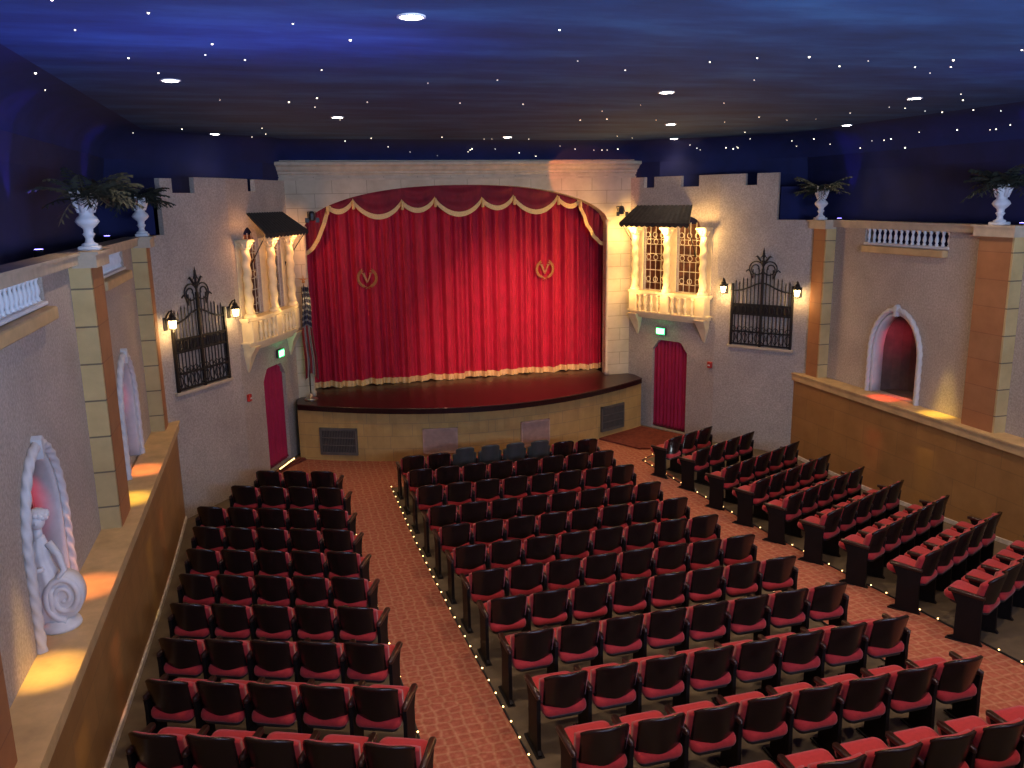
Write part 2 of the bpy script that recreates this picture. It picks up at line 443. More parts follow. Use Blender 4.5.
        m2 = MB(fr); prof = [(-.02, -.2), (-.02, .02), (.03, .02), (.035, -.02), (.03, -.2)]
        m2.rings([[(ln(k, o)[0], d, ln(k, o)[1]) for o, d in prof] for k in ks]); m2.build('plain_lining', 'trimwhite', e, True)
        m2 = MB(fr); m2.prism([(c-.025, AZ-.05),(c+.025, AZ-.05),(c+.045, AZ+.13),(c,AZ+.16),(c-.045, AZ+.13)], -.02, .085); m2.build('keystone', 'trimwhite', e)
for sd in (-1, 1): side_walls(sd)

# ------------------------------------------------------------------ towers beside the stage
DOOR = 1.26
def oct_top(s):                       # door opening with clipped corners
    a = abs(s-DOOR); return 2.2 if a < .32 else 2.2-(a-.32)/.21*.27
WIN = [(.46, 1.12), (1.46, 2.10)]
def tower(sd):
    global DOOR
    DOOR = 1.26 if sd > 0 else 1.39
    nm = SIDE[sd]; fa = Frame(A, B, sd); fb = Frame(B, C, sd)
    if sd > 0:
        ta = steps_top([(.55, ZP), (1.01, ZT), (1.26, 5.74), (9, ZT)])
        tb = steps_top([(.56, ZT), (1.06, 5.74), (1.82, ZT), (2.12, 5.74), (9, ZT)])
    else:
        ta = steps_top([(.18, ZP), (.46, 5.95), (1.0, 5.71), (9, ZT)])
        tb = steps_top([(.86, ZT), (1.17, 5.75), (9, ZT)])
    ghole = (.1, 1.45, 2.31, lambda s: 3.62+.36*exp(-((s-.775)/.33)**4), 14)
    wall('wall_%s_tower_outer' % nm, fa, -.42, fa.L, 0, ta, [], .1)
    whs = [(DOOR-.51, DOOR+.51, 0.03, oct_top, 12)]+[(a, b, 3.33, (lambda a, b: lambda s: 4.78+.3*max(0, 1-((s-(a+b)/2)/((b-a)/2))**2)**.5)(a, b), 10) for a, b in WIN]
    wall('wall_%s_tower_inner' % nm, fb, 0, fb.L+.04, 0, tb, whs, .1)
    # room behind window & door openings
    m2 = MB(fb); m2.box(.5-.15, 2.2, -.62, -.6, 3.1, 5.3); m2.box(.35, 2.2, -.6, -.19, 3.28, 3.31)
    m2.box(.33, .35, -.6, -.19, 3.1, 5.3); m2.box(2.2, 2.22, -.6, -.19, 3.1, 5.3); m2.box(.35, 2.2, -.6, -.19, 5.25, 5.27)
    struct(m2.build('wall_%s_tower_window_back' % nm, 'glassback'))
    m2 = MB(fb); m2.box(.6, 2.1, -.62, -.6, 0, 2.4); m2.box(.6, 2.1, -.62, -.09, 2.38, 2.42); struct(m2.build('wall_%s_doorway_back' % nm, 'niche'))
    # tower flat roof
    m2 = MB(); pts = [fa(-.3 if sd < 0 else .5, -.15, 0), fa(fa.L, -.1, 0), fb(fb.L, -.1, 0), (4.4*sd, 19.3, 0), (7.2*sd, 19.3, 0), (7.2*sd, 15.2, 0)]
    m2.add([(p[0], p[1], 5.55) for p in pts], [tuple(range(len(pts)))]); struct(m2.build('ceiling_over_%s_tower' % nm, 'skywall'))
    m2 = MB(); q = fa(.56 if sd > 0 else .2, -.2, 0)
    m2.add([(q[0],q[1],ZP-.3),(7.2*sd,q[1]-.0,ZP-.3),(7.2*sd,q[1]-.0,5.7),(q[0],q[1],5.7)], [(0,1,2,3)])
    struct(m2.build('wall_%s_tower_return' % nm, 'skywall'))
    # door drape
    e = empty('door_drape', fb(DOOR, -.08, 0.03))
    tag(e, 'crimson velvet drape filling the clipped-arch doorway on the %s of the stage' % nm, 'curtain', 'doorway drapes')
    def dfn(u, v):
        s = DOOR-.5+1.0*u; zt = oct_top(s)-.01; return (s, -.09+.03*sin(u*58)+.012*sin(u*23+1), .1+(zt-.1)*v)
    m2 = MB(fb); m2.grid(dfn, 90, 12); m2.build('drape_cloth', 'drape', e, True)
    def hfn(u, v):
        s = DOOR-.5+1.0*u; return (s, -.075+.03*sin(u*58)+.012*sin(u*23+1), .06+.05*v)
    m2 = MB(fb); m2.grid(hfn, 90, 2); m2.build('hem', 'velvet2', e, True)
    # iron gate
    e = empty('iron_gate', fa(.775, .03, 2.31))
    tag(e, 'ornate black wrought-iron gate with scrolled crest on the %s tower wall' % nm, 'gate', 'wrought iron gates')
    a, b = .10, 1.45; c = .775
    def ztop(s): return 3.62+.30*exp(-((s-c)/.36)**2)
    m2 = MB(fa)
    m2.box(a-.01, a+.035, .01, .06, 2.31, 3.66); m2.box(b-.035, b+.01, .01, .06, 2.31, 3.66)
    m2.box(c-.022, c+.022, .01, .06, 2.31, 4.0); m2.box(a, b, .01, .06, 2.33, 2.365)
    for z in (2.62, 3.0, 3.22): m2.box(a, b, .01, .055, z-.015, z+.015)
    m2.tube([(a+(b-a)*i/24, .035, 3.50+.19*exp(-((a+(b-a)*i/24-c)/.33)**2)) for i in range(25)], .017, 6)
    m2.build('gate_frame', 'iron', e)
    m2 = MB(fa); n = 16
    for i in range(1, n):
        s = a+(b-a)*i/n; zt = ztop(s)+(.05 if i % 2 else 0)
        m2.tube([(s, .035, 2.33), (s, .035, zt)], .012, 5); m2.tube([(s, .035, zt), (s, .035, zt+.06)], [.016, .001], 5)
    m2.build('bars', 'iron', e)
    m2 = MB(fa); m2.box(a+.02, b-.02, .02, .035, 3.0, 3.22)
    for i in range(8):
        s = a+.12+(b-a-.24)*i/7
        m2.tube([(s+.06*cos(t*pi/6), .05, 3.11+.08*sin(t*pi/6)) for t in range(12)], .009, 5, True)
    m2.build('scrolled_panel', 'iron', e)
    m2 = MB(fa)
    for i in range(10):
        s = a+.07+(b-a-.14)*i/9
        for sg in (-1, 1):
            m2.tube([(s+sg*.055*sin(t*pi/8), .05, 2.38+.23*t/8) for t in range(9)], .008, 5)
            m2.tube([(s+sg*.055*sin(t*pi/8), .05, 2.63+.11*t/8) for t in range(9)], .008, 5)
    m2.build('lattice_band', 'iron', e)
    m2 = MB(fa)
    for sg in (-1, 1):
        sp = []
        for i in range(40):
            t = i/39; th = radians(-35+t*600); r = .15 if t < .42 else .15*(1-(t-.42)*1.25)
            sp.append((c+sg*(.15+r*cos(th)), .035, 4.0+r*sin(th)))
        m2.tube(sp, .014, 6)
        m2.tube([(c+sg*.24, .035, 3.80), (c+sg*.285, .035, 3.93), (c+sg*.33, .035, 3.97), (c+sg*.375, .035, 3.93)], .014, 6)
        m2.tube([(c+sg*.02, .035, 4.1), (c+sg*.09, .035, 4.2), (c+sg*.14, .035, 4.26), (c+sg*.19, .035, 4.24)], [.012, .022, .02, .004], 6)
        m2.tube([(c+sg*.22, .035, 3.78), (c+sg*.22, .035, 3.98)], .012, 6)
    m2.sphere((c, .035, 4.13), .05, 8, 6); m2.tube([(c, .035, 3.95), (c, .035, 4.38)], [.02, .02], 6)
    m2.tube([(c-.07, .035, 4.22), (c, .035, 4.3), (c+.07, .035, 4.22)], [.004, .03, .004], 6); m2.tube([(c, .035, 4.3), (c, .035, 4.45)], [.028, .002], 6)
    m2.build('crest', 'iron', e)
    m2 = MB(fa); m2.bbox(a-.06, b+.06, 0, .07, 2.25, 2.31, .008); m2.build('sill', 'coping', e)
    # sconces
    for s, w in ((-.02, 'outer'), (1.60, 'inner')):
        lz = 3.5; d = .17
        e = empty('wall_lantern', fa(s, d, lz))
        tag(e, 'lit black wall lantern at the %s side of the %s iron gate' % (w, nm), 'lantern', 'gate lanterns')
        m2 = MB(fa); m2.lathe([(.035,.06),(.05,.07),(.062,.16),(.068,.19),(.03,.195)], 8, (s, d, lz-.1)); g = m2.build('glass', 'lamp', e)
        m2 = MB(fa)
        for i in range(8):
            t = 2*pi*(i+.5)/8
            m2.tube([(s+.055*cos(t), d+.055*sin(t), lz-.04), (s+.072*cos(t), d+.072*sin(t), lz+.1)], .006, 4)
        m2.lathe([(.045,-.055),(.062,-.045),(.062,-.035),(.03,-.03)], 8, (s, d, lz)); m2.lathe([(.012,-.1),(.03,-.06),(.02,-.05)], 8, (s, d, lz))
        m2.build('cage', 'iron', e)
        m2 = MB(fa); m2.lathe([(.085,.1),(.088,.112),(.07,.14),(.045,.17),(.05,.19),(.025,.215),(.012,.24),(.02,.26),(.002,.29)], 8, (s, d, lz)); m2.build('hood', 'iron', e)
        m2 = MB(fa); m2.tube([(s, .01, lz+.02), (s, .05, lz+.17), (s, .12, lz+.25), (s, d, lz+.25)], .013, 6); m2.bbox(s-.045, s+.045, 0, .02, lz-.08, lz+.14, .006); m2.build('bracket', 'iron', e)
        L = bpy.data.lights.new('lantern_light', 'POINT'); L.energy = 7; L.color = (1, .62, .25); L.shadow_soft_size = .04
        lo = bpy.data.objects.new('lantern_light', L); COL.objects.link(lo); lo.location = fa(s, d+.02, lz-.13)
    # balcony
    s0, s1 = .12, 2.38; pj = .24
    e = empty('balcony', fb(1.26, 0, 2.8))
    tag(e, 'cream window balcony with twisted columns above the %s doorway' % nm, 'balcony', 'window balconies')
    def bow(s): return pj*(1-.35*((s-1.26)/1.14)**4)
    def bowpoly(off, a=s0, b=s1, n=16): return [(a-off+(b-a+2*off)*i/n, bow(a+(b-a)*i/n)+off) for i in range(n+1)]
    def slab(m, off, z0, z1):
        pl = [(s0-off, 0)]+bowpoly(off)+[(s1+off, 0)]
        m.rings([[(s, d, z0) for s, d in pl], [(s, d, z1) for s, d in pl]])
    m2 = MB(fb); slab(m2, 0, 2.79, 2.86); slab(m2, .035, 2.86, 2.89); slab(m2, -.05, 2.72, 2.79); m2.build('floor_slab', 'cream', e)
    m2 = MB(fb); slab(m2, .03, 3.31, 3.36); slab(m2, 0, 3.27, 3.31); m2.build('top_rail', 'cream', e)
    m2 = MB(fb)
    pl = [(s0+.04, 0)]+bowpoly(-.05)+[(s1-.04, 0)]
    m2.rings([[(s, d, 2.88) for s, d in pl], [(s, d, 3.28) for s, d in pl]]); m2.build('parapet_panel', 'cream', e)
    for s in (.28, 1.26, 2.24):
        m2 = MB(fb); d = bow(s)-.12; m2.bbox(s-.12, s+.12, d, d+.15, 2.88, 3.30, .012); m2.build('pier', 'cream', e)
    for s in [.50, .68, .86, 1.04, 1.48, 1.66, 1.84, 2.02]:
        m2 = MB(fb); d = bow(s)-.01
        m2.lathe([(.03,2.89),(.035,2.93),(.02,2.96),(.05,3.03),(.045,3.08),(.02,3.17),(.022,3.21),(.035,3.24),(.035,3.27)], 10, (s, d, 0)); m2.build('baluster', 'cream', e, True)
    for s in (.28, 1.26, 2.24):
        m2 = MB(fb); d = bow(s)-.06; n = 12; rg = []
        for i in range(91):
            z = 3.40+1.28*i/90; th = z*24; cx, cy = .012*cos(th), .012*sin(th)
            rg.append([(s+cx+.082*cos(2*pi*k/n), d+cy+.082*sin(2*pi*k/n), z) for k in range(n)])
        m2.rings(rg); m2.lathe([(.12,3.36),(.12,3.39),(.10,3.42),(.08,3.45)], 12, (s, d, 0)); col = m2.build('twisted_column', 'cream', e, True)
        m2 = MB(fb); m2.lathe([(.085,4.66),(.10,4.69),(.085,4.71),(.13,4.79),(.10,4.80)], 12, (s, d, 0))
        for k in range(8):
            t = 2*pi*k/8; m2.tube([(s+.09*cos(t), d+.09*sin(t), 4.7), (s+.11*cos(t), d+.11*sin(t), 4.76), (s+.15*cos(t), d+.15*sin(t), 4.78)], [.02, .022, .012], 5)
        m2.bbox(s-.14, s+.14, d-.14, d+.14, 4.80, 4.85, .008); m2.build('capital', 'cream', col, True)
    for s, w in ((.28, .11), (2.24, .11)):      # tapered corbels under the balcony
        m2 = MB(fb); m2.rings([[(s-.02,0,2.28),(s+.02,0,2.28),(s+.02,.02,2.28),(s-.02,.02,2.28)], [(s-w,0,2.6),(s+w,0,2.6),(s+w,.13,2.6),(s-w,.13,2.6)], [(s-w-.02,0,2.8),(s+w+.02,0,2.8),(s+w+.02,.26,2.8),(s-w-.02,.26,2.8)]])
        m2.build('corbel', 'cream', e)
    for a1, b1 in ((.15, .46), (1.12, 1.46), (2.10, 2.37)):
        m2 = MB(fb); m2.bbox(a1, b1, 0, .02, 3.36, 4.84, .004); m2.build('wall_panel', 'cream', e)
    for (a1, b1) in WIN:
        m2 = MB(fb); cw = (a1+b1)/2; hw = (b1-a1)/2
        for i in range(1, 4):
            s = a1+(b1-a1)*i/4
            for z0, z1 in ((3.35, 3.52), (3.52, 3.86), (3.86, 4.08), (4.2, 4.42), (4.56, 4.95)): m2.tube([(s, -.06, z0), (s, -.06, z1)], .009, 5)
        for z in (3.37, 3.54, 3.84, 4.06, 4.22, 4.44, 4.56): m2.tube([(a1, -.06, z), (b1, -.06, z)], .007 if z not in (3.37, 3.84) else .011, 5)
        for zc in (4.14, 4.50, 3.62, 4.66):
            for i in range(3):
                s = a1+(b1-a1)*(i+.5)/3+( .0 if zc != 4.66 else .03)
                m2.tube([(s+.06*cos(t*pi/7), -.06, zc+.06*sin(t*pi/7)) for t in range(14)], .009, 5, True)
        m2.tube([(a1+.01, -.06, 3.35), (a1+.01, -.06, 4.8)], .014, 5); m2.tube([(b1-.01, -.06, 3.35), (b1-.01, -.06, 4.8)], .014, 5)
        m2.build('window_grille', 'grille', e)
    # awning
    e = empty('awning', fb(1.3, 0, 5.32))
    tag(e, 'dark sloping awning with ragged hem on iron rods over the %s balcony' % nm, 'awning', 'balcony awnings')
    wa0, wa1 = .72, 2.32; fa0, fa1 = .42, 2.44; fd, fz, wz = .50, 4.95, 5.34
    m2 = MB(fb); n = 24
    def af(u, v, off=0):
        a0 = wa0+(fa0-wa0)*v; a1_ = wa1+(fa1-wa1)*v; return (a0+(a1_-a0)*u, fd*v, wz+(fz-wz)*v+off+.006*cos(u*2*pi*14))
    m2.grid(lambda u, v: af(u, v), 84, 6); m2.grid(lambda u, v: af(u, v, -.025), 84, 6)
    m2.add([af(0,0),af(0,1),(fa0+.0,fd,fz-.02),(wa0,0,wz-.03)], [(0,1,2,3)])
    cn = m2.build('canopy', 'awning', e)
    m2 = MB(fb)
    def hem(u, v): p = af(u, 1); return (p[0], fd+.004, p[2]-v*(.06+.035*abs(sin(u*pi*13))))
    m2.grid(hem, 104, 2)
    for (wa, faa) in ((wa0, fa0), (wa1, fa1)):
        pass
    m2.build('hem', 'awning', cn)
    for s in (.48, 2.38):
        m2 = MB(fb); m2.tube([(s+(.12 if s < 1 else -.12), .01, 4.25), (s, fd-.02, 4.93)], .012, 6)
        m2.tube([(s+.12*(1 if s < 1 else -1), 0, 4.2), (s+.12*(1 if s < 1 else -1), .02, 4.3)], .02, 6); m2.build('support_rod', 'iron', e)
    EO = 0 if sd > 0 else .15
    # exit sign
    e = empty('exit_sign', fb(1.5+EO, .08, 2.42))
    tag(e, 'small glowing green EXIT sign above the %s doorway' % nm, 'sign', 'exit signs')
    sd2 = 1 if sd > 0 else -1
    m2 = MB(fb); m2.bbox(1.34+EO, 1.62+EO, .02, .08, 2.33, 2.51, .008); m2.box(1.44+EO, 1.52+EO, 0, .03, 2.38, 2.46); m2.build('housing', 'exitbox', e)
    m2 = MB(fb); m2.box(1.355+EO, 1.605+EO, .08, .084, 2.345, 2.495); m2.build('face', 'exit', e)
    m2 = MB(fb)
    def bar(x0, z0, x1, z1, w=.011):
        ox, oz = 1.48+EO, 2.42; fx = -1 if sd > 0 else 1     # reading direction along the wall
        p = Vector((x0, z0)); q = Vector((x1, z1)); d = (q-p).normalized(); nn = Vector((-d.y, d.x))*w
        pts = [p+nn, q+nn, q-nn, p-nn]
        m2.rings([[(ox+fx*t.x, .084, oz+t.y) for t in pts], [(ox+fx*t.x, .088, oz+t.y) for t in pts]])
    h = .048
    bar(-.1,-h,-.1,h); bar(-.1,h-.01,-.058,h-.01); bar(-.1,0,-.064,0); bar(-.1,-h+.01,-.058,-h+.01)
    bar(-.042,-h,.006,h); bar(-.042,h,.006,-h); bar(.03,-h,.03,h); bar(.078,-h,.078,h); bar(.054,h-.01,.102,h-.01)
    m2.build('lettering', 'exitw', e)
    L = bpy.data.lights.new('exit_glow', 'POINT'); L.energy = 1.2; L.color = (.1, 1, .3); L.shadow_soft_size = .05
    lo = bpy.data.objects.new('exit_glow', L); COL.objects.link(lo); lo.location = fb(1.48+EO, .17, 2.42)
    # fire alarm
    if sd > 0: q = fa(1.78, 0, 1.82); fx_, s_ = fb, -.03+.06
    e = empty('fire_alarm', fb(.09 if sd > 0 else .17, 0, 1.78))
    tag(e, 'small red fire alarm pull box on the %s tower wall' % nm, 'alarm', 'fire alarm boxes')
    ss = .09 if sd > 0 else .17
    m2 = MB(fb); m2.bbox(ss-.055, ss+.055, 0, .06, 1.72, 1.86, .008); m2.build('box', 'alarm', e)
    m2 = MB(fb); m2.bbox(ss-.03, ss+.03, .06, .075, 1.77, 1.80, .004); m2.build('handle', 'white', e)
    # balcony lights under the awning
    for s in (.28, 1.26, 2.24):
        L = bpy.data.lights.new('awning_lamp', 'POINT'); L.energy = 42 if sd > 0 else 13; L.color = (1, .60, .20) if sd > 0 else (1, .46, .16); L.shadow_soft_size = .06
        lo = bpy.data.objects.new('awning_lamp', L); COL.objects.link(lo); lo.location = fb(s, .44, 4.74)
        L = bpy.data.lights.new('rail_lamp', 'POINT'); L.energy = 15 if sd > 0 else 4; L.color = (1, .60, .22); L.shadow_soft_size = .05
        lo = bpy.data.objects.new('rail_lamp', L); COL.objects.link(lo); lo.location = fb(s, .50, 3.42)
    for s in (.75, 1.72):
        L = bpy.data.lights.new('window_lamp', 'POINT'); L.energy = 1.2; L.color = (1, .35, .15); L.shadow_soft_size = .05
        lo = bpy.data.objects.new('window_lamp', L); COL.objects.link(lo); lo.location = fb(s, -.4, 4.9)
for sd in (-1, 1): tower(sd)

# ------------------------------------------------------------------ proscenium
YP = 19.08
def arch_z(x):
    t = min(1, abs(x+.12)/3.55); return 4.95+.91*max(0, 1-t**2.3)**.55
mb = MB()
xs = [-3.67+7.1*i/70 for i in range(71)]
for a, b in zip(xs, xs[1:]):
    za, zb = arch_z(a), arch_z(b)
    mb.add([(a,YP,za),(b,YP,zb),(b,YP,6.4),(a,YP,6.4),(a,YP+.35,za),(b,YP+.35,zb),(b,YP+.35,6.4),(a,YP+.35,6.4)], [(0,1,2,3),(4,7,6,5),(0,4,5,1)])
for x0, x1 in ((-4.5, -3.67), (3.43, 4.5)): mb.box(x0, x1, YP, YP+.35, 0, 6.4)
struct(mb.build('wall_front', 'block_arch'), 'pale block proscenium wall around the arched stage opening')
mb = MB()
prof = [(0,6.06),(-.03,6.06),(-.03,6.10),(-.06,6.12),(-.06,6.16),(-.11,6.20),(-.14,6.26),(-.2,6.30),(-.2,6.36),(0,6.38)]
mb.rings([[(-4.5, YP+d, z) for d, z in prof], [(4.5, YP+d, z) for d, z in prof]]); struct(mb.build('trim_5', 'coping'))
mb = MB()
mb.box(-4.5, 4.5, YP-.025, YP, 5.98, 6.03)
struct(mb.build('trim_6', 'coping'))
# inner jamb roll and capitals
mb = MB()
for sg in (-1, 1):
    mb.lathe([(.07, ZS), (.07, ZS+.1), (.05, ZS+.13), (.05, 4.85), (.075, 4.9), (.085, 5.0), (.05, 5.02)], 12, (-3.67 if sg < 0 else 3.43, YP+.05, 0))
struct(mb.build('trim_7', 'coping', smooth=True))
mb = MB(); mb.box(-5, 5, 21.2, 21.3, 0, 6.4); mb.box(-5, -4.4, 19.4, 21.2, 0, 6.4); mb.box(4.4, 5, 19.4, 21.2, 0, 6.4); mb.box(-5, 5, 19.4, 21.3, 6.3, 6.4)
struct(mb.build('wall_backstage', 'niche'))

# stage
def stage_y(x, ye=18.42, ym=16.92): return ym+(ye-ym)*(abs(x)/4.06)**1.9
xs = [-4.06+8.12*i/60 for i in range(61)]
st = empty('stage', (0, 18.4, 0)); tag(st, 'low bowed stage with dark boards and cream block apron under the red curtain', 'stage')
def deck(m, ye, ym, z0, z1):
    pl = [(x, stage_y(x, ye, ym)) for x in xs]+[(4.06, 18.85), (3.96, 19.06), (3.42, 19.07), (3.42, 21.0), (-3.66, 21.0), (-3.66, 19.07), (-3.96, 19.06), (-4.06, 18.85)]
    m.rings([[(x, y, z0) for x, y in pl], [(x, y, z1) for x, y in pl]])
m = MB(); deck(m, 18.42, 16.92, ZS-.13, ZS); d = m.build('stage_deck', 'stage', st)
m = MB(); pts = [(x, stage_y(x)-.004, ZS-.012) for x in xs]; m.tube(pts, .014, 6); m.build('nosing', 'arm', d)
m = MB(); pl = [(x, stage_y(x, 18.45, 17.28)) for x in xs]
m.rings([[(x, y, 0) for x, y in pl], [(x, y, ZS-.12) for x, y in pl]], cap=False, closed=False)
m.rings([[(x, y-.02, 0) for x, y in pl], [(x, y-.02, .05) for x, y in pl], [(x, y, .05) for x, y in pl]], cap=False, closed=False)
m.build('apron', 'apron', st)
for k, (x0, x1, z0, z1, mt, lb) in enumerate([(-3.62, -2.85, .14, .74, 'vent', 'dark grey vent grille low on the far left of the stage apron'), (-1.50, -.76, .16, .72, 'ventcream', 'tan panel grille in the apron, second from the left'),
                                    (.66, 1.36, .15, .72, 'ventcream', 'tan panel grille in the apron, second from the right'), (2.76, 3.46, .16, .76, 'vent', 'dark grey vent grille low on the far right of the stage apron')]):
    ya, yb = stage_y(x0, 18.45, 17.28), stage_y(x1, 18.45, 17.28)
    fr = Frame((x0, ya), (x1, yb)); bul = .03
    e = empty('vent_grille', fr(fr.L/2, 0, z0)); tag(e, lb, 'vent', 'apron vents')
    m = MB(fr); L_ = fr.L
    for (a, b, c, d_) in ((0, L_, z0, z0+.035), (0, L_, z1-.035, z1), (0, .035, z0, z1), (L_-.035, L_, z0, z1)): m.box(a, b, 0, bul+.02, c, d_)
    m.build('frame', mt, e)
    m = MB(fr); m.box(.03, L_-.03, 0, bul-.015, z0+.03, z1-.03); m.build('backing', 'mirror' if mt == 'vent' else 'ventcream', e)
    m = MB(fr); n = 22 if mt == 'vent' else 30
    for i in range(n):
        s = .045+(L_-.09)*i/(n-1); m.box(s-.007, s+.007, bul-.015, bul+.01, z0+.03, z1-.03)
    if mt == 'vent':
        for i in range(4): z = z0+.05+(z1-z0-.1)*i/3; m.box(.03, L_-.03, bul, bul+.014, z-.01, z+.01)
    m.build('slats', mt, e)

# curtain
YC = 19.86
cu = empty('stage_curtain', (0, YC, ZS)); tag(cu, 'closed crimson velvet stage curtain with gold fringe and V emblems', 'curtain')
folds = []
def fold(x):
    return .055*sin(x*19+1.3*sin(x*2.1))+.03*sin(x*43+2*sin(x*3.7))+.02*sin(x*7.3+1)
def wav(x): return .012*sin(x*5.2)+.008*sin(x*13)
for sg, (xa, xb) in ((-1, (-3.95, .03)), (1, (-.03, 3.95))):
    off = .03 if sg > 0 else 0
    m = MB(); m.grid(lambda u, v: (xa+(xb-xa)*u, YC+off+fold(xa+(xb-xa)*u)*(1-.25*v), ZS+.02+wav(xa+(xb-xa)*u)+4.9*v), 420, 14)
    m.build('curtain_panel', 'velvet', cu, True)
    m = MB(); m.grid(lambda u, v: (xa+(xb-xa)*u, YC+off-.014+fold(xa+(xb-xa)*u)*1.02-.01*(1-v), ZS+.012+wav(xa+(xb-xa)*u)+.135*v), 420, 2)
    m.build('gold_hem_fringe', 'fringe', cu, True)
for x0, z0 in ((-2.27, 3.80), (2.04, 3.85)):
    y = YC-.115; m = MB(); R = .205
    def bar2(p, q, w0, w1=None):
        p = Vector(p); q = Vector(q); d = (q-p).normalized(); nn = Vector((-d.y, d.x)); w1 = w1 or w0
        pts = [p+nn*w0, q+nn*w1, q-nn*w1, p-nn*w0]
        m.rings([[(x0+t.x, y-.006, z0+t.y) for t in pts], [(x0+t.x, y+.006, z0+t.y) for t in pts]])
    bar2((-.085, .105), (-.0, -.11), .026, .02); bar2((.085, .105), (.0, -.11), .017, .015)
    bar2((-.125, .108), (-.045, .108), .012); bar2((.045, .108), (.125, .108), .012)
    em = m.build('letter_v', 'gold', cu)
    m = MB()
    for sg in (-1, 1):
        arc = [(x0+sg*R*sin(t), y, z0-R*cos(t)) for t in [(.12+2.35*i/16) for i in range(17)]]
        m.tube(arc, .010, 5)
        for i in range(1, 15):
            t = .12+2.35*i/14; cx, cz = sg*R*sin(t), -R*cos(t); tx, tz = sg*cos(t), sin(t)
            for side_ in (-1, 1):
                nx, nz = sg*sin(t)*side_, -cos(t)*side_
                m.tube([(x0+cx, y, z0+cz), (x0+cx+tx*.025+nx*.02, y-.003, z0+cz+tz*.025+nz*.02), (x0+cx+tx*.055+nx*.03, y, z0+cz+tz*.055+nz*.03)], [.005, .013, .003], 5)
        m.tube([(x0, y, z0-R-.01), (x0+sg*.05, y, z0-R-.05)], [.012, .008], 5)
    m.build('laurel_wreath', 'gold', cu)

# valance of swags
va = empty('swag_valance', (0, 19.5, 5.5)); tag(va, 'dark crimson swagged valance edged in gold hanging across the top of the stage arch', 'valance')
pk = [(-3.10, 5.46), (-2.53, 5.56), (-1.44, 5.53), (-.68, 5.58), (.43, 5.56), (1.19, 5.60), (2.28, 5.58), (2.84, 5.50)]
for k, ((xa, za), (xb, zb)) in enumerate(zip(pk, pk[1:])):
    dip = .34 if xb-xa > .9 else .22
    if xb-xa < .62: dip = .17
    def lowz(u): return za+(zb-za)*u-dip*(1-(2*u-1)**2)**.85
    def sw(u, v):
        zt = 6.02; zl = lowz(u); v2 = v
        y = 19.50-.07*sin(pi*u)*(.3+.7*v)-.022*sin(v*16+.5)*sin(pi*u)
        return (xa+(xb-xa)*u, y, zt+(zl-zt)*v2-.0)
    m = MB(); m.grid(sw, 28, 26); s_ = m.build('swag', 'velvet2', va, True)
    def fr_(u, v):
        x, y, z = sw(u, 1); return (x, y-.012+.004*sin(u*160), z+.035-.115*v)
    m = MB(); m.grid(fr_, 60, 2); m.build('gold_fringe', 'fringe', s_, True)
for x, z in pk[:]:
    m = MB(); m.lathe([(.018,0),(.03,-.03),(.03,-.07),(.036,-.2),(.01,-.205)], 8, (x, 19.40, z+.0)); m.build('tassel', 'fringe', va, True)
for sg, (xa, za), (xb, zb) in ((-1, pk[0], (-3.68, 4.45)), (1, pk[-1], (3.50, 4.47))):
    def jb(u, v):
        x = xa+(xb-xa)*u; zl = zb+(za-zb)*(1-u)**1.9*1.0-.0
        zl = za+(zb-za)*(u**.62*.45+u*.55) if False else zb+(za-zb)*(1-u)**1.9
        zt = 6.0; return (x, 19.47-.03*sin(u*26+v*2), zt+(zl-zt)*v)
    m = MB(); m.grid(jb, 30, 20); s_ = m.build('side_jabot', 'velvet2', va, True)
    def jf(u, v):
        x, y, z = jb(u, 1); x2, y2, z2 = jb(min(1, u+.02), 1); x1, y1, z1 = jb(max(0, u-.02), 1)
        t = Vector((x2-x1, z2-z1)).normalized(); n = Vector((-t.y, t.x));
        n = n if n.x*sg < 0 else -n
        return (x+n.x*.085*v, y-.02, z+n.y*.085*v)
    m = MB(); m.grid(jf, 40, 2); m.build('gold_fringe', 'fringe', s_, True)

# flag on stand
fx, fy = -3.74, 18.78
e = empty('flag_on_pole', (fx, fy, ZS)); tag(e, 'furled stars and stripes flag on a pole at the left end of the stage', 'flag')
m = MB(); m.lathe([(.14,0),(.145,.02),(.12,.04),(.05,.06),(.03,.12),(.02,.14)], 16, (fx, fy, ZS)); m.build('stand', 'metal', e, True)
m = MB(); m.tube([(fx, fy, ZS+.1), (fx, fy, ZS+2.55)], .014, 8); m.build('pole', 'arm', e, True)
m = MB(); m.sphere((fx, fy, ZS+2.6), .035); m.tube([(fx-.1, fy, ZS+2.68), (fx, fy, ZS+2.64), (fx+.1, fy, ZS+2.68)], [.004, .02, .004], 6); m.tube([(fx, fy, ZS+2.6), (fx, fy, ZS+2.74)], [.02, .004], 6); m.build('finial', 'gold', e, True)
m = MB(); uv = []
nu, nv = 40, 24
def flagf(u, v):
    w = .07+.065*(1-v)**.8; th = u*2*pi*2.2
    x = fx+.02*(1-v)+(u-.42)*w*2.1+.015*sin(v*9); y = fy-.03+.045*sin(u*22+v*1.5)-.02
    z = ZS+.62+1.88*v-.22*(1-v)*abs(u-.5)*1.6
    return (x, y, z)
m.grid(flagf, nu, nv); uv = [(i/nu, j/nv) for j in range(nv+1) for i in range(nu+1)]
m.build('flag_cloth', 'flag', e, True, uvs=uv)

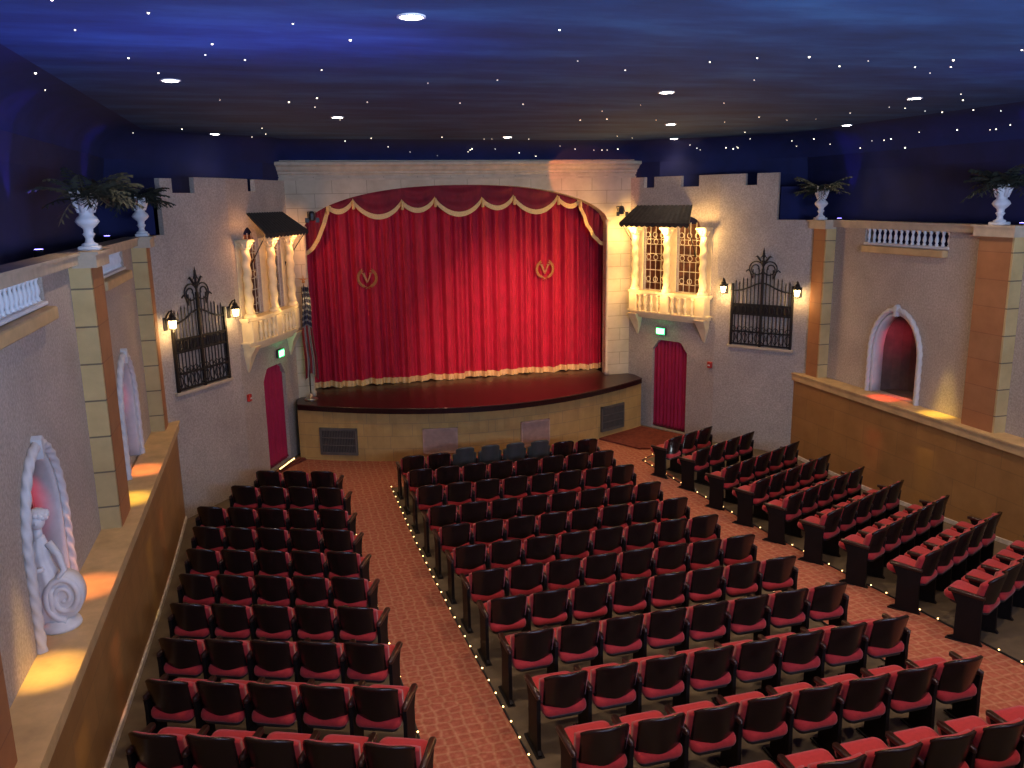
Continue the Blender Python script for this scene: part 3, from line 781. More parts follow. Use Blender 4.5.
# stage spot fixtures
for sg, x in ((-1, -3.47), (1, 3.66)):
    e = empty('stage_spotlight', (x, 18.9, 5.24)); tag(e, 'small black spotlight fixture on the proscenium beside the %s awning' % SIDE[sg], 'spotlight', 'proscenium spotlights')
    m = MB(); m.lathe([(.05,-.1),(.07,-.08),(.07,.05),(.04,.09),(.02,.1)], 10, (x, 18.86, 5.24)); m.build('housing', 'can', e)
    m = MB(); m.tube([(x-.085, 18.86, 5.2), (x-.085, 18.95, 5.32), (x+.085, 18.95, 5.32), (x+.085, 18.86, 5.2)], .01, 5); m.tube([(x, 18.95, 5.32), (x, 19.08, 5.32)], .014, 6); m.build('yoke', 'can', e)
    for q in (-1, 1):
        m = MB(); m.box(x+q*.07, x+q*.15, 18.80, 18.805, 5.1, 5.2); m.build('barn_door', 'can', e)

# ------------------------------------------------------------------ ceiling, sky walls
def sky_prof(): return [(0, 4.9), (0, 6.0), (.05, 6.32), (.18, 6.58), (.42, 6.74), (.75, ZC)]
m = MB()
def plan(d):
    h = [(7.1-d, 2.0), (7.1-d, 16.6-d*.4), (5.9-d*.45, 17.55-d*.6), (4.42-d*.3, 18.42-d*.5), (4.06-d*.1, 19.16-d*.9)]; return [(-x, y) for x, y in h]+h[::-1]
rings = [[(x, y, z) for x, y in plan(d)] for d, z in sky_prof()]
def lerp_ring(r, n=6):
    return r
m.rings(rings[:3], cap=False, closed=False)
# remove the piece that would cross the proscenium below the cornice
keep = []
for f in m.f:
    zs = [m.v[i].z for i in f]; xs_ = [m.v[i].x for i in f]
    if min(xs_) < -4 and max(xs_) > 4 and max(zs) < 6.5: continue
    keep.append(f)
m.f = keep
struct(m.build('wall_sky', 'skywall', smooth=False))
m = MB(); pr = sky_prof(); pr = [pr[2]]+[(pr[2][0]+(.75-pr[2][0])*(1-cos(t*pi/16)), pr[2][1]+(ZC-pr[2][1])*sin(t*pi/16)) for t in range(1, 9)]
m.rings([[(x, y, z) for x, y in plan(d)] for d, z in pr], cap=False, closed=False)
struct(m.build('ceiling_cove_shaded', 'skywall', smooth=True)); m = MB()  # darker than the ceiling: the dimness towards the stage put into its colour
top = plan(.75); m.add([(x, y, ZC) for x, y in top], [tuple(range(len(top)))])
struct(m.build('ceiling', 'sky', smooth=False))
m = MB(); m.box(-7.1, 7.1, -1.4, -1.3, 0, 6.9); m.box(-7.15, -7.1, -1.4, 4, 0, 6.9); m.box(7.1, 7.15, -1.4, 4, 0, 6.9); m.box(-7.1, 7.1, -1.4, 2.1, 6.8, 6.9)
struct(m.build('wall_back', 'skywall'))
m = MB(); m.box(-6.5, -6.3, -1.4, 3.02, 0, 5.0); m.box(6.3, 6.5, -1.4, 3.02, 0, 5.0); struct(m.build('wall_rear_sides', 'stucco'))

# ------------------------------------------------------------------ floor
def floor_strip(name, x0, x1, y0, y1, mat, dz=0, n=60):
    m = MB()
    fx0 = x0 if callable(x0) else (lambda y: x0); fx1 = x1 if callable(x1) else (lambda y: x1)
    m.grid(lambda u, v: (fx0(y0+(y1-y0)*v)*(1-u)+fx1(y0+(y1-y0)*v)*u, y0+(y1-y0)*v, fl(y0+(y1-y0)*v)+dz), 4, n)
    return struct(m.build(name, mat))
floor_strip('floor', -6.3, 6.3, -1.4, 19.2, 'concrete')
AX = [(-3.33, -2.42), (1.85, 3.14)]
floor_strip('floor_carpet_left_aisle', -3.33, -2.42, -1.3, 15.9, 'carpet', .006)
floor_strip('floor_carpet_right_aisle', 1.85, 3.14, -1.3, 15.9, 'carpet', .006)
m = MB(); m.add([(-4.4, 15.88, .007), (2.9, 15.88, .007), (4.0, 16.5, .007), (5.0, 17.0, .007), (4.1, 18.6, .007), (-4.1, 18.6, .007), (-5.0, 17.0, .007)], [tuple(range(7))])
struct(m.build('floor_carpet_front', 'carpet'))
m = MB(); m.add([(3.2, 16.5, 0), (3.9, 16.25, 0), (5.0, 16.9, 0), (4.05, 18.5, 0), (3.9, 18.4, 0), (2.6, 17.75, 0)], []); 
m.v = []; pl = [(2.7, 17.75), (3.25, 16.7), (4.3, 16.45), (5.02, 16.85), (4.0, 18.5), (3.9, 18.35)]
m.rings([[(x, y, 0) for x, y in pl], [(x, y, .045) for x, y in pl]]); r = m.build('floor_ramp_right', 'carpetdark'); struct(r)
m = MB(); pl = [(-3.95, 18.3), (-4.0, 18.5), (-5.02, 16.85), (-4.75, 17.15), (-4.25, 17.95)]
m.rings([[(x, y, 0) for x, y in pl], [(x, y, .045) for x, y in pl]]); struct(m.build('floor_ramp_left', 'carpetdark'))

# ------------------------------------------------------------------ theatre seats
PITCH = .505
def rrect(w0, w1, y0, y1, r, n=5):
    pts = []
    for (cx, cy, a0) in ((w1-r, y1-r, 0), (-w1+r, y1-r, 90), (-w0+r, y0+r, 180), (w0-r, y0+r, 270)):
        for i in range(n+1):
            a = radians(a0+90*i/n); pts.append((cx+r*cos(a), cy+r*sin(a)))
    return pts
def seat_meshes():
    R = {}
    def shell(hw, z0, z1, off, th, top_r=.05, belly=.05, n=16, mh=12):
        """curved back panel, leaning: y = 0 at z=.85, forward lower down"""
        m = MB(); nu, nv = n, mh; F = []; 
        def pt(u, v, o):
            x = (2*u-1)
            ztop = z1-.045*abs(x)**4*1.0-.015*x*x; zbot = z0+belly*(x*x)
            z = zbot+(ztop-zbot)*v; w = hw*(.93+.04*v)
            y = (.85-z)*.24+.075*x*x+o
            return (x*w, y, z)
        front = [pt(i/nu, j/nv, off+th) for j in range(nv+1) for i in range(nu+1)]
        back = [pt(i/nu, j/nv, off) for j in range(nv+1) for i in range(nu+1)]
        q = lambda j, i: j*(nu+1)+i
        fs = []
        o = (nu+1)*(nv+1)
        for j in range(nv):
            for i in range(nu):
                fs.append((q(j,i), q(j+1,i), q(j+1,i+1), q(j,i+1))); fs.append((o+q(j,i), o+q(j,i+1), o+q(j+1,i+1), o+q(j+1,i)))
        for i in range(nu):
            fs.append((q(0,i), q(0,i+1), o+q(0,i+1), o+q(0,i))); fs.append((q(nv,i), o+q(nv,i), o+q(nv,i+1), q(nv,i+1)))
        for j in range(nv):
            fs.append((q(j,0), o+q(j,0), o+q(j+1,0), q(j+1,0))); fs.append((q(j,nu), q(j+1,nu), o+q(j+1,nu), o+q(j,nu)))
        m.add(front+back, fs); return m
    R['backrest'] = shell(.214, .425, .86, -.012, .026, belly=.05)
    R['back_pad'] = shell(.237, .50, .815, .016, .062, belly=.02)
    R['backgrey'] = shell(.185, .50, .93, -.012, .028, belly=.01)
    # cushion (seat tipped flat)
    def tilt(x, y, z): return (x, y, z+.03+.13*(y-.10))
    m = MB(); rs = []
    for z, k in ((.378, .93), (.386, .98), (.405, 1), (.435, .99), (.455, .94), (.463, .82)):
        rs.append([tilt(x*k, .31+(y-.31)*k, z) for x, y in rrect(.214, .222, .07, .575, .07)])
    m.rings(rs); R['seat_cushion'] = m
    m = MB(); m.rings([[tilt(x*k, .31+(y-.31)*k, z) for x, y in rrect(.185, .19, .09, .52, .06)] for z, k in ((.325, .8), (.345, 1), (.378, 1))]); R['seat_pan'] = m
    # standard
    m = MB(); x = 0
    m.prism([], 0, 0) if False else None
    side = [(.08, 0), (.44, 0), (.44, .025), (.34, .05), (.31, .2), (.34, .36), (.44, .52), (.46, .585), (.12, .585), (.10, .48), (.14, .36), (.17, .2), (.14, .05), (.08, .025)]
    m.rings([[(-.014, y, z) for y, z in side], [(.014, y, z) for y, z in side]]); m.box(-.035, .035, .07, .45, -.0, .014)
    R['side_frame'] = m
    m = MB(); side2 = [(.08, .0), (.45, .0), (.45, .03), (.39, .06), (.39, .45), (.46, .585), (.11, .585), (.12, .45), (.11, .06), (.08, .03)]
    m.rings([[(-.018, y, z) for y, z in side2], [(.018, y, z) for y, z in side2]]); m.box(-.04, .04, .06, .47, 0, .014); R['end_panel'] = m
    m = MB(); m.rings([[(x*k, .22+(y-.22)*1, z) for x, y in rrect(.026, .032, .10, .50, .026)] for z, k in ((.583, .9), (.592, 1), (.61, 1), (.62, .82))]); R['armrest'] = m
    return R
SM = seat_meshes()
def seat_proto(name, backkey, backmat):
    e = empty(name, (0, 0, 0))
    sm = True
    b = SM[backkey].build('backrest', backmat, e, True)
    SM['back_pad'].build('back_pad', 'red' if backkey == 'backrest' else backmat, e, True)
    SM['seat_cushion'].build('seat_cushion', 'red', e, True)
    SM['seat_pan'].build('seat_pan', 'pan', e, True)
    f = SM['side_frame'].build('side_frame', 'frame', e); f.location = (-PITCH/2, 0, 0)
    a = SM['armrest'].build('armrest', 'arm', e, True); a.location = (-PITCH/2, 0, 0)
    return e
proto = seat_proto('theatre_seat', 'backrest', 'back')
protog = seat_proto('theatre_seat', 'backgrey', 'backgrey')
endp = SM['end_panel'].build('end_frame', 'frame'); enda = SM['armrest'].build('end_armrest', 'arm', smooth=True)
used = {id(proto): False, id(protog): False}
def put_seat(x, y, rz, label, group, grey=False, first=False, last=False):
    src = protog if grey else proto
    if not used[id(src)]: o = src; used[id(src)] = True
    else:
        o = src.copy(); COL.objects.link(o)
        for ch in list(src.children):
            if ch.name.startswith('end_'): continue
            c = ch.copy(); COL.objects.link(c); c.parent = o
    o.location = (x, y, fl(y+.2)); o.rotation_euler = (0, 0, rz)
    tag(o, label, 'seat', group)
    if first:
        for c in list(o.children):
            if c.name.startswith('side_frame'): c.data = endp.data
    if last:
        for s_, nm2 in ((endp, 'end_frame'), (enda, 'end_armrest')):
            c = s_.copy(); COL.objects.link(c); c.parent = o; c.location = (PITCH/2, 0, 0); c.name = nm2
    return o
cy = [15.107, 14.27, 13.32, 12.22, 11.26, 10.31, 9.335, 8.40, 7.43, 6.46, 5.52, 4.57]
def pos(n, N):
    if n == 1: return 'leftmost'
    if n == N: return 'rightmost'
    if n <= (N+1)//2: return ORD[n]+' from the left'
    return ORD[N+1-n]+' from the right'
def rowname(r, N): return 'front row' if r == 0 else ('row nearest the camera' if r == N-1 else ORD[r+1]+' row from the stage')
for r, y in enumerate(cy):
    for k in range(8):
        if r == 11 and k < 2: continue
        x = -2.318+PITCH*(k+.5)*(4.003/4.04)
        grey = (r == 0 and 2 <= k <= 5)
        put_seat(x, y, 0, ('grey-green-backed theatre seat ' if grey else 'red theatre seat ')+pos(k+1, 8)+', '+rowname(r, 12)+', centre block',
                 'centre block seats', grey, k == 0, k == 7)
Lr = [(-3.57, 14.62, 3, -20), (-3.52, 13.69, 4, -21.5), (-3.55, 12.56, 5, -22.5)]+[(-3.56, yy, 5, -23.6) for yy in (11.57, 10.59, 9.62, 8.645, 7.66, 6.70, 5.75)]
for r, (xe, ye, n, ang) in enumerate(Lr):
    a = radians(ang)
    for k in range(n):
        s = -(n-k-.5)*PITCH*.99; x = xe+cos(a)*s; y = ye+sin(a)*s
        put_seat(x, y, a, 'red theatre seat '+pos(k+1, n)+', '+rowname(r, 10)+', left wall block', 'left block seats', False, k == 0, k == n-1)
Rr = [(4.33, 15.25, 3, 25), (4.93, 14.62, 4, 26)]+[(5.36, yy+.05, 5, 26) for yy in (13.66, 12.70, 11.77, 10.82, 9.86, 8.9, 7.94)]
for r, (xe, ye, n, ang) in enumerate(Rr):
    a = radians(ang)
    for k in range(n):
        s = -(n-k-.5)*PITCH*.99; x = xe+cos(a)*s; y = ye+sin(a)*s
        put_seat(x, y, a, 'red theatre seat '+pos(k+1, n)+', '+rowname(r, 9)+', right wall block', 'right block seats', False, k == 0, k == n-1)
bpy.data.objects.remove(endp); bpy.data.objects.remove(enda)

# ------------------------------------------------------------------ aisle light strings
bm_ = MB(); bm_.sphere((0,0,0), .0105, 6, 4); BULB = None
def string(pts, label, step=.30):
    global BULB
    e = empty('aisle_light_string', pts[0]); tag(e, label, 'light string', 'aisle light strings')
    m = MB(); dn = []
    for p, q in zip(pts, pts[1:]):
        n = max(1, int(hypot(q[0]-p[0], q[1]-p[1])/.25))
        for i in range(n): dn.append((p[0]+(q[0]-p[0])*i/n, p[1]+(q[1]-p[1])*i/n))
    dn.append(pts[-1][:2])
    m.tube([(x, y, fl(y)+.018) for x, y in dn], .011, 6); m.build('cord', 'can', e)
    acc = 0; nxt = .1
    for p, q in zip(dn, dn[1:]):
        L_ = hypot(q[0]-p[0], q[1]-p[1])
        while nxt <= acc+L_:
            t = (nxt-acc)/L_; x = p[0]+(q[0]-p[0])*t; y = p[1]+(q[1]-p[1])*t
            if BULB is None: b = bm_.build('bulb', 'bulb'); b.parent = e; BULB = b
            else: b = BULB.copy(); COL.objects.link(b); b.parent = e
            b.location = (x-pts[0][0], y-pts[0][1], fl(y)+.03-pts[0][2]); nxt += step
        acc += L_
string([(-3.33, 15.5, 0), (-3.33, 5.2, 0)], 'string of tiny amber lights edging the left aisle beside the left wall block')
string([(-2.42, 15.98, 0), (-2.42, 5.6, 0)], 'string of tiny amber lights along the left foot of the centre block')
string([(1.83, 15.6, 0), (1.83, 5.2, 0)], 'string of tiny amber lights along the right foot of the centre block', .9)
string([(3.42, 16.28, 0), (2.97, 15.95, 0), (3.13, 13.0, 0), (3.16, 5.6, 0)], 'string of tiny amber lights edging the right aisle beside the right wall block')
e = empty('step_light_strip', (-4.35, 17.9, .05)); tag(e, 'short glowing amber light strip on the step by the left doorway', 'light strip')
m = MB(); m.tube([(-4.52, 17.52, .075), (-4.19, 18.24, .075)], .02, 6); m.build('channel', 'can', e)
for i in range(9):
    t = (i+.5)/9; m = MB(); m.sphere((-4.52+.33*t, 17.52+.72*t, .095), .018, 6, 4); m.build('bulb', 'bulb', e)
lx, ly, lz = 3.20, 14.50, .33
e = empty('seat_end_lamp', (lx, ly, lz)); tag(e, 'single bright white lamp at the aisle end of a right block row', 'lamp')
m = MB(); m.tube([(lx, ly, 0), (lx, ly, lz-.02)], .012, 6); m.lathe([(.03, -.03), (.035, -.02), (.02, 0)], 10, (lx, ly, lz)); m.build('stem', 'can', e)
m = MB(); m.sphere((lx, ly, lz+.015), .028, 8, 6); m.build('bulb', 'led', e)
# ------------------------------------------------------------------ urns with ferns
def urn(x, y, label, s=1.0, seed=0):
    e = empty('planted_urn', (x, y, ZP)); tag(e, label, 'urn', 'parapet urns')
    m = MB(); m.bbox(x-.11*s, x+.11*s, y-.11*s, y+.11*s, ZP, ZP+.05, .01)
    m.lathe([(.085,.05),(.09,.07),(.05,.09),(.04,.13),(.055,.16),(.07,.18),(.05,.2),(.055,.24),(.10,.28),(.13,.32),(.11,.36),(.075,.39),(.078,.44),(.09,.52),(.10,.6),(.09,.605),(.07,.5)], 18, (x, y, ZP))
    m.build('vase', 'urn', e, True)
    m = MB()
    for k in range(6):
        t = 2*pi*k/6+.3
        m.tube([(x+.07*cos(t), y+.07*sin(t), ZP+.42), (x+.10*cos(t), y+.10*sin(t), ZP+.53), (x+.125*cos(t), y+.125*sin(t), ZP+.61), (x+.15*cos(t), y+.15*sin(t), ZP+.67)], [.025, .032, .022, .004], 6)
    m.build('leaf_rim', 'urn', e, True)
    rnd = random.Random(seed); m = MB()
    for k in range(46):
        t = rnd.uniform(0, 2*pi); ln = rnd.uniform(.4, .75)*s; rise = rnd.uniform(.1, .6); droop = rnd.uniform(.5, 1.1)
        base = Vector((x, y, ZP+.56)); d = Vector((cos(t), sin(t), 0)); sidev = Vector((-sin(t), cos(t), 0)); prev = None
        N = 9; spine = []
        for i in range(N+1):
            q = i/N; spine.append(base+d*ln*q*(.9)+Vector((0, 0, 1))*(rise*q*1.5-droop*q*q*.55)*ln)
        for i in range(1, N):
            c0 = spine[i]; w = .105*s*sin(pi*(i/N)**.8)+.02; tdir = (spine[i+1]-spine[i-1]).normalized()
            for sg in (-1, 1):
                tip = c0+sidev*sg*w+tdir*.05-Vector((0, 0, .02+rnd.uniform(0, .02)))
                m.add([tuple(c0-tdir*.022), tuple((c0+tip)/2+tdir*.026+Vector((0,0,.01))), tuple(tip), tuple((c0+tip)/2-tdir*.02)], [(0,1,2,3)])
        m.tube([tuple(p) for p in spine], [.006]*N+[.002], 4)
    m.build('fern_foliage', 'leaf', e)
    # uplight
    ux = (7.1-.22)*(1 if x > 0 else -1)
    f = empty('cove_uplight', (ux, y+.1, 4.93)); tag(f, 'small blue uplight on the ledge behind the '+label.split('standing ')[-1].replace('on the', 'urn of the', 1), 'uplight', 'blue cove uplights')
    m = MB(); m.lathe([(.05,0),(.06,.02),(.06,.1),(.05,.11)], 10, (ux, y+.1, 4.93)); m.build('housing', 'can', f)
    m = MB(); m.lathe([(.045,.1),(.045,.115)], 10, (ux, y+.1, 4.93)); m.build('lens', 'blue', f)
    L = bpy.data.lights.new('blue_uplight', 'SPOT'); L.energy = 45; L.color = (.16, .10, 1); L.spot_size = radians(30); L.spot_blend = .35; L.shadow_soft_size = .03
    lo = bpy.data.objects.new('blue_uplight', L); COL.objects.link(lo); lo.location = (ux, y+.1, 5.07)
    sg = 1 if x > 0 else -1
    lo.rotation_euler = Vector((sg*.12, -.05, 1)).to_track_quat('-Z', 'Y').to_euler()
urn(-6.33, 10.60, 'white urn with a drooping fern standing on the left near pilaster', 1, 1)
urn(-6.34, 14.90, 'white urn with a drooping fern standing on the left far pilaster', .9, 2)
urn(6.33, 10.56, 'white urn with a drooping fern standing on the right near pilaster', 1, 3)
urn(6.36, 15.02, 'white urn with a drooping fern standing on the right far pilaster', .9, 4)

# ------------------------------------------------------------------ statue in the near left alcove
def statue(x, y, z):
    e = empty('statue', (x, y, z)); tag(e, 'white statue of a draped figure on a scroll in the left alcove', 'statue'); e.scale = (.84, .84, .84)
    m = MB(); m.lathe([(.20,0),(.21,.02),(.20,.06),(.16,.07),(.15,.1)], 20, (x, y, z)); m.build('plinth', 'urn', e, True)
    # big upright scroll (volute) the figure leans on
    m = MB(); sp = []; cx_, cz_ = x+.09, z+.36
    for i in range(70):
        t = i/69; th = -pi*.5-t*2*pi*2.1; r = .19*(1-.85*t)
        sp.append((cx_+r*cos(th), y-.10, cz_+r*sin(th)*1.35))
    m.tube(sp, [.042*(1-.45*i/69) for i in range(70)], 8)
    el = lambda k, yy, q: (cx_+.165*q*cos(2*pi*k/24), yy, cz_+.225*q*sin(2*pi*k/24))
    m.rings([[el(k, y-.10, .9) for k in range(24)], [el(k, y-.08, 1.1) for k in range(24)], [el(k, y+.10, 1.1) for k in range(24)], [el(k, y+.12, .9) for k in range(24)]])
    m.build('scroll', 'urn', e, True)
    # draped body with fluted robe, hips to one side
    m = MB(); rg = []
    for i in range(26):
        t = i/25; zz = .08+.95*t
        r = .13-.03*t+.035*sin(t*pi*1.7)*(1 if t < .8 else .6)
        if t > .9: r *= 1-(t-.9)*4.5
        bx = -.07+.03*sin(t*5.5)
        rg.append([(x+bx+(r*(1+.10*sin(k*2*pi/28*8+t*3)*(1-t*.6)))*cos(2*pi*k/28), y+.02+(r*.95*(1+.10*sin(k*2*pi/28*8+t*3)*(1-t*.6)))*sin(2*pi*k/28), z+zz) for k in range(28)])
    m.rings(rg)
    m.tube([(x-.11, y+.02, z+.98), (x-.10, y+.01, z+1.14)], [.052, .045], 10)
    m.tube([(x-.20, y, z+.96), (x-.22, y-.08, z+.80), (x-.14, y-.16, z+.70), (x-.05, y-.15, z+.72)], [.045, .038, .032, .024], 8)
    m.tube([(x-.02, y, z+.95), (x+.07, y-.03, z+.82), (x+.12, y-.08, z+.66), (x+.06, y-.14, z+.60)], [.045, .038, .032, .024], 8)
    m.sphere((x-.09, y, z+1.2), .085, 16, 12, (.9, .95, 1.15)); m.sphere((x-.085, y-.085, z+1.19), .016, 6, 5)
    x, y = x-.09, y+.02
    m.build('figure', 'urn', e, True)
    m = MB(); m.sphere((x, y+.01, z+1.25), .10, 14, 10, (1, .95, .8))
    for k in range(16):
        t = 2*pi*k/16; m.sphere((x+.085*cos(t), y+.01+.08*sin(t), z+1.25+.02*sin(3*t)), .034, 8, 6)
    m.sphere((x, y+.10, z+1.2), .06, 8, 6); m.build('hair', 'urn', e, True)
statue(-6.42, 7.80, ZL)

# ------------------------------------------------------------------ downlights and stars
DL = [(-3.28, 6.41, 90), (-5.26, 10.04, 26), (.55, 10.17, 80), (4.35, 10.26, 60), (-3.23, 13.84, 60), (-5.22, 17.3, 5), (.57, 17.7, 22), (2.72, 14.45, 60), (4.5, 17.9, 10), (6.30, 14.3, 10), (-3.28, 2.6, 90), (.55, 2.6, 90), (4.35, 2.6, 60), (.55, 6.41, 60), (4.35, 6.41, 60)]
for i, (x, y, pw) in enumerate(DL):
    if i < 10:
        e = empty('ceiling_downlight', (x, y, ZC)); big = i < 5
        names_ = ['largest lit round downlight nearest the camera in the blue ceiling', 'lit round downlight at the left of the ceiling, nearer of the two there', 'lit round downlight in the ceiling right of centre',
                  'lit round downlight at the right of the ceiling above the right wall alcove', 'lit round downlight in the mid ceiling above the left side of the curtain', 'small round downlight far left near the left tower top',
                  'small round downlight far off just above the middle of the stage arch', 'small round downlight in the mid ceiling right of centre', 'small round downlight above the right tower battlements', 'small round downlight beside the right wall above its far urn']
        tag(e, names_[i], 'downlight', 'ceiling downlights'); rr = .085
        m = MB(); m.rings([[(x+r*cos(2*pi*k/24), y+r*sin(2*pi*k/24), z) for k in range(24)] for r, z in ((rr+.02, ZC), (rr+.02, ZC-.01), (rr, ZC-.012), (rr-.004, ZC-.002))], cap=False); m.build('trim_ring', 'white', e)
        m = MB(); m.lathe([(rr-.004, -.008), (rr-.01, -.012)], 24, (x, y, ZC)); m.build('lens', 'down', e)
    L = bpy.data.lights.new('downlight', 'SPOT'); L.energy = pw*(4.8 if y < 9 else 6); L.color = (1, .70, .46); L.spot_size = radians(125); L.spot_blend = 1; L.shadow_soft_size = .08
    lo = bpy.data.objects.new('downlight', L); COL.objects.link(lo); lo.location = (x, y, ZC-.03)
STARS = [(-5.06, 6.66, 6.8), (-4.09, 6.84, 6.8), (-6.46, 9.67, 6.79), (-6.62, 10.75, 6.76), (-5.32, 9.53, 6.8), (-5.6, 6.38, 6.8), (-3.75, 9.06, 6.8), (-4.0, 11.9, 6.8), (-3.15, 14.32, 6.8), (-3.0, 11.76, 6.8), (-1.76, 11.71, 6.8), (-1.83, 9.47, 6.8), (-3.67, 11.41, 6.8), (-2.54, 9.83, 6.8), (0.22, 18.31, 6.8), (-4.71, 7.79, 6.8), (-4.8, 8.35, 6.8), (-5.7, 16.27, 6.8), (-6.53, 16.53, 6.75), (-4.47, 8.57, 6.8), (-4.3, 17.28, 6.8), (-4.56, 17.89, 6.79), (-2.21, 18.18, 6.8), (-1.4, 8.08, 6.8), (-0.71, 8.54, 6.8), (0.25, 7.6, 6.8), (1.07, 8.99, 6.8), (0.72, 7.45, 6.8), (1.47, 7.56, 6.8), (2.25, 7.82, 6.8), (2.64, 7.75, 6.8), (4.66, 9.76, 6.8), (5.26, 10.36, 6.8), (2.74, 8.16, 6.8), (1.94, 11.2, 6.8), (3.64, 13.04, 6.8), (3.53, 13.97, 6.8), (5.17, 16.04, 6.8), (4.89, 13.26, 6.8), (4.81, 12.24, 6.8), (5.19, 11.44, 6.8), (5.87, 11.79, 6.8), (6.49, 11.45, 6.79), (6.67, 11.09, 6.74), (6.99, 11.47, 6.5), (6.95, 12.25, 6.55), (6.93, 13.11, 6.58), (7.04, 13.57, 6.34), (6.98, 14.42, 6.52), (6.98, 14.08, 6.51), (6.98, 13.89, 6.52), (6.96, 15.69, 6.54), (6.82, 16.05, 6.67), (6.81, 16.64, 6.56), (6.67, 16.62, 6.67), (5.84, 17.43, 6.57), (5.82, 17.44, 6.59), (5.62, 17.57, 6.58), (5.14, 17.87, 6.55), (5.07, 17.89, 6.59), (2.87, 17.28, 6.8), (0.6, 12.46, 6.8), (1.17, 13.67, 6.8), (2.1, 13.75, 6.8), (3.45, 17.82, 6.8), (3.2, 18.97, 6.61), (3.33, 18.97, 6.61), (3.59, 18.95, 6.63), (3.0, 18.97, 6.61), (-0.87, 11.71, 6.8), (0.06, 18.97, 6.61), (0.02, 19.01, 6.57), (0.1, 18.95, 6.63), (-1.28, 19.01, 6.57), (-2.7, 18.67, 6.77), (-4.36, 15.94, 6.8), (-3.64, 12.46, 6.8), (-0.8, 17.81, 6.8), (0.63, 18.95, 6.63), (1.21, 18.26, 6.8), (2.5, 6.73, 6.8), (4.82, 11.34, 6.8), (2.3, 7.35, 6.8), (-0.67, 19.06, 6.49), (1.62, 19.06, 6.48), (1.21, 19.02, 6.55), (5.93, 17.09, 6.74), (5.76, 17.5, 6.55), (2.14, 18.87, 6.69), (2.53, 18.95, 6.63), (-1.77, 18.91, 6.67), (0.39, 18.3, 6.8), (0.78, 13.89, 6.8), (0.84, 11.6, 6.8), (-0.09, 7.9, 6.8), (-5.47, 8.64, 6.8), (-5.66, 7.38, 6.8), (-3.62, 7.4, 6.8), (-4.85, 11.8, 6.8), (-2.07, 6.67, 6.8), (1.39, 7.9, 6.8), (4.47, 13.49, 6.8), (6.3, 11.9, 6.8), (6.99, 11.59, 6.5), (6.96, 11.17, 6.54), (7.03, 14.82, 6.41), (4.91, 17.92, 6.66)]
sm_ = MB(); sm_.sphere((0,0,0), .0095, 6, 4); S0 = None
for i, (x, y, z) in enumerate(STARS):
    if S0 is None: o = sm_.build('ceiling_star', 'star'); S0 = o
    else: o = S0.copy(); COL.objects.link(o)
    o.location = (x, y, z); k = [1, .75, 1.25, .6, .9][i % 5]; o.scale = (k, k, k)
    tag(o, 'tiny star-like point of light set in the painted night sky', 'star light', 'ceiling stars')

# ------------------------------------------------------------------ lights
def spot(loc, tgt, e, col, size, blend=.6, soft=.1):
    L = bpy.data.lights.new('spot', 'SPOT'); L.energy = e; L.color = col; L.spot_size = radians(size); L.spot_blend = blend; L.shadow_soft_size = soft
    o = bpy.data.objects.new('stage_light', L); COL.objects.link(o); o.location = loc
    o.rotation_euler = (Vector(tgt)-Vector(loc)).to_track_quat('-Z', 'Y').to_euler(); return o
def point(loc, e, col, soft=.05):
    L = bpy.data.lights.new('lamp', 'POINT'); L.energy = e; L.color = col; L.shadow_soft_size = soft
    o = bpy.data.objects.new('coloured_lamp', L); COL.objects.link(o); o.location = loc; return o
def area(loc, tgt, e, col, sx, sy):
    L = bpy.data.lights.new('area', 'AREA'); L.energy = e; L.color = col; L.shape = 'RECTANGLE'; L.size = sx; L.size_y = sy
    o = bpy.data.objects.new('sky_wash_light', L); COL.objects.link(o); o.location = loc
    o.rotation_euler = (Vector(tgt)-Vector(loc)).to_track_quat('-Z', 'Y').to_euler(); return o
# curtain wash
spot((1.2, 12.0, 6.6), (1.2, 19.8, 2.0), 3000, (1, .50, .38), 37, 1)
spot((-2.2, 12.0, 6.6), (-2.2, 19.8, 2.6), 120, (1, .42, .30), 50, 1)
spot((3.0, 12.0, 6.6), (3.2, 19.8, 3.2), 420, (1, .55, .22), 44, 1)
# warm splash on the proscenium
spot((1.2, 17.6, 6.5), (2.75, 19.05, 6.0), 130, (1, .26, .05), 42, .3, .03)
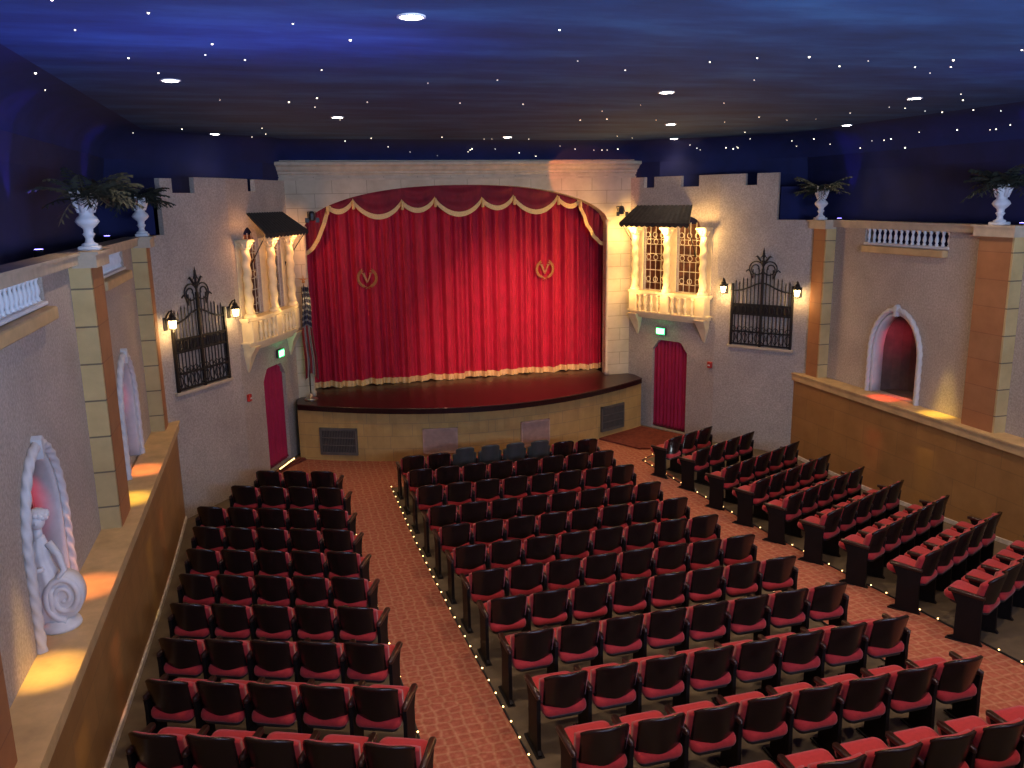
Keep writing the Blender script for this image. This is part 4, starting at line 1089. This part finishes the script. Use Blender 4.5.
# alcoves
for sd, yc in ((-1, 8.0), (-1, 12.75), (1, 12.75)):
    spot((sd*6.8, yc-.15, 3.2), (sd*6.92, yc+.5, 2.85), 26, (1, .05, .10), 62, 1, .02)
    point((sd*6.66, yc-.2, ZL+.10), 1.0, (1, .16, .08))
for sd, y, col in ((-1, 11.25, (1, .70, .10)), (-1, 12.5, (1, .30, .10)), (-1, 8.6, (1, .34, .12)), (-1, 7.0, (1, .62, .14)), (1, 12.75, (1, .06, .06)), (1, 11.45, (1, .70, .10))):
    spot((sd*5.5, y-.1, 6.7), (sd*6.34, y, ZL), 2200, col, 9, 1, .02)
# night sky wash from the coves behind the parapets
for sd in (-1, 1):
    area((sd*6.75, 7.5, 4.98), (sd*7.0, 7.5, 6.2), 85 if sd < 0 else 20, (.24, .20, 1), .12, 8)
rear_fill = area((0, -.5, 4.9), (0, 1.9, 6.8), 1250, (.46, .62, 1), 8, 1.2); rear_fill.data.spread = radians(150)  # unseen fill added behind the camera to brighten the near ceiling
w = bpy.data.worlds.new('World'); SC.world = w; w.use_nodes = True
w.node_tree.nodes['Background'].inputs[0].default_value = (.35, .28, .3, 1); w.node_tree.nodes['Background'].inputs[1].default_value = .02

# ------------------------------------------------------------------ camera
cam = bpy.data.cameras.new('camera'); co = bpy.data.objects.new('camera', cam); COL.objects.link(co); SC.camera = co
f, pitch, yaw, roll = 844.2427, .2142, .2730, -.0154
fwd = Vector((sin(yaw)*cos(pitch), cos(yaw)*cos(pitch), -sin(pitch))); right = Vector((cos(yaw), -sin(yaw), 0)); up = right.cross(fwd)
r_ = right*cos(roll)+up*sin(roll); u_ = -right*sin(roll)+up*cos(roll)
mt = Matrix((r_, u_, -fwd)).transposed().to_4x4(); mt.translation = Vector((-4.3676, 0, 5.5009)); co.matrix_world = mt
cam.sensor_width = 36; cam.lens = f/1024*36; cam.clip_start = .05
SC.view_settings.view_transform = 'Standard'; SC.view_settings.look = 'None'; SC.view_settings.gamma = 1
SC.view_settings.exposure = 0; SC.view_settings.use_curve_mapping = False
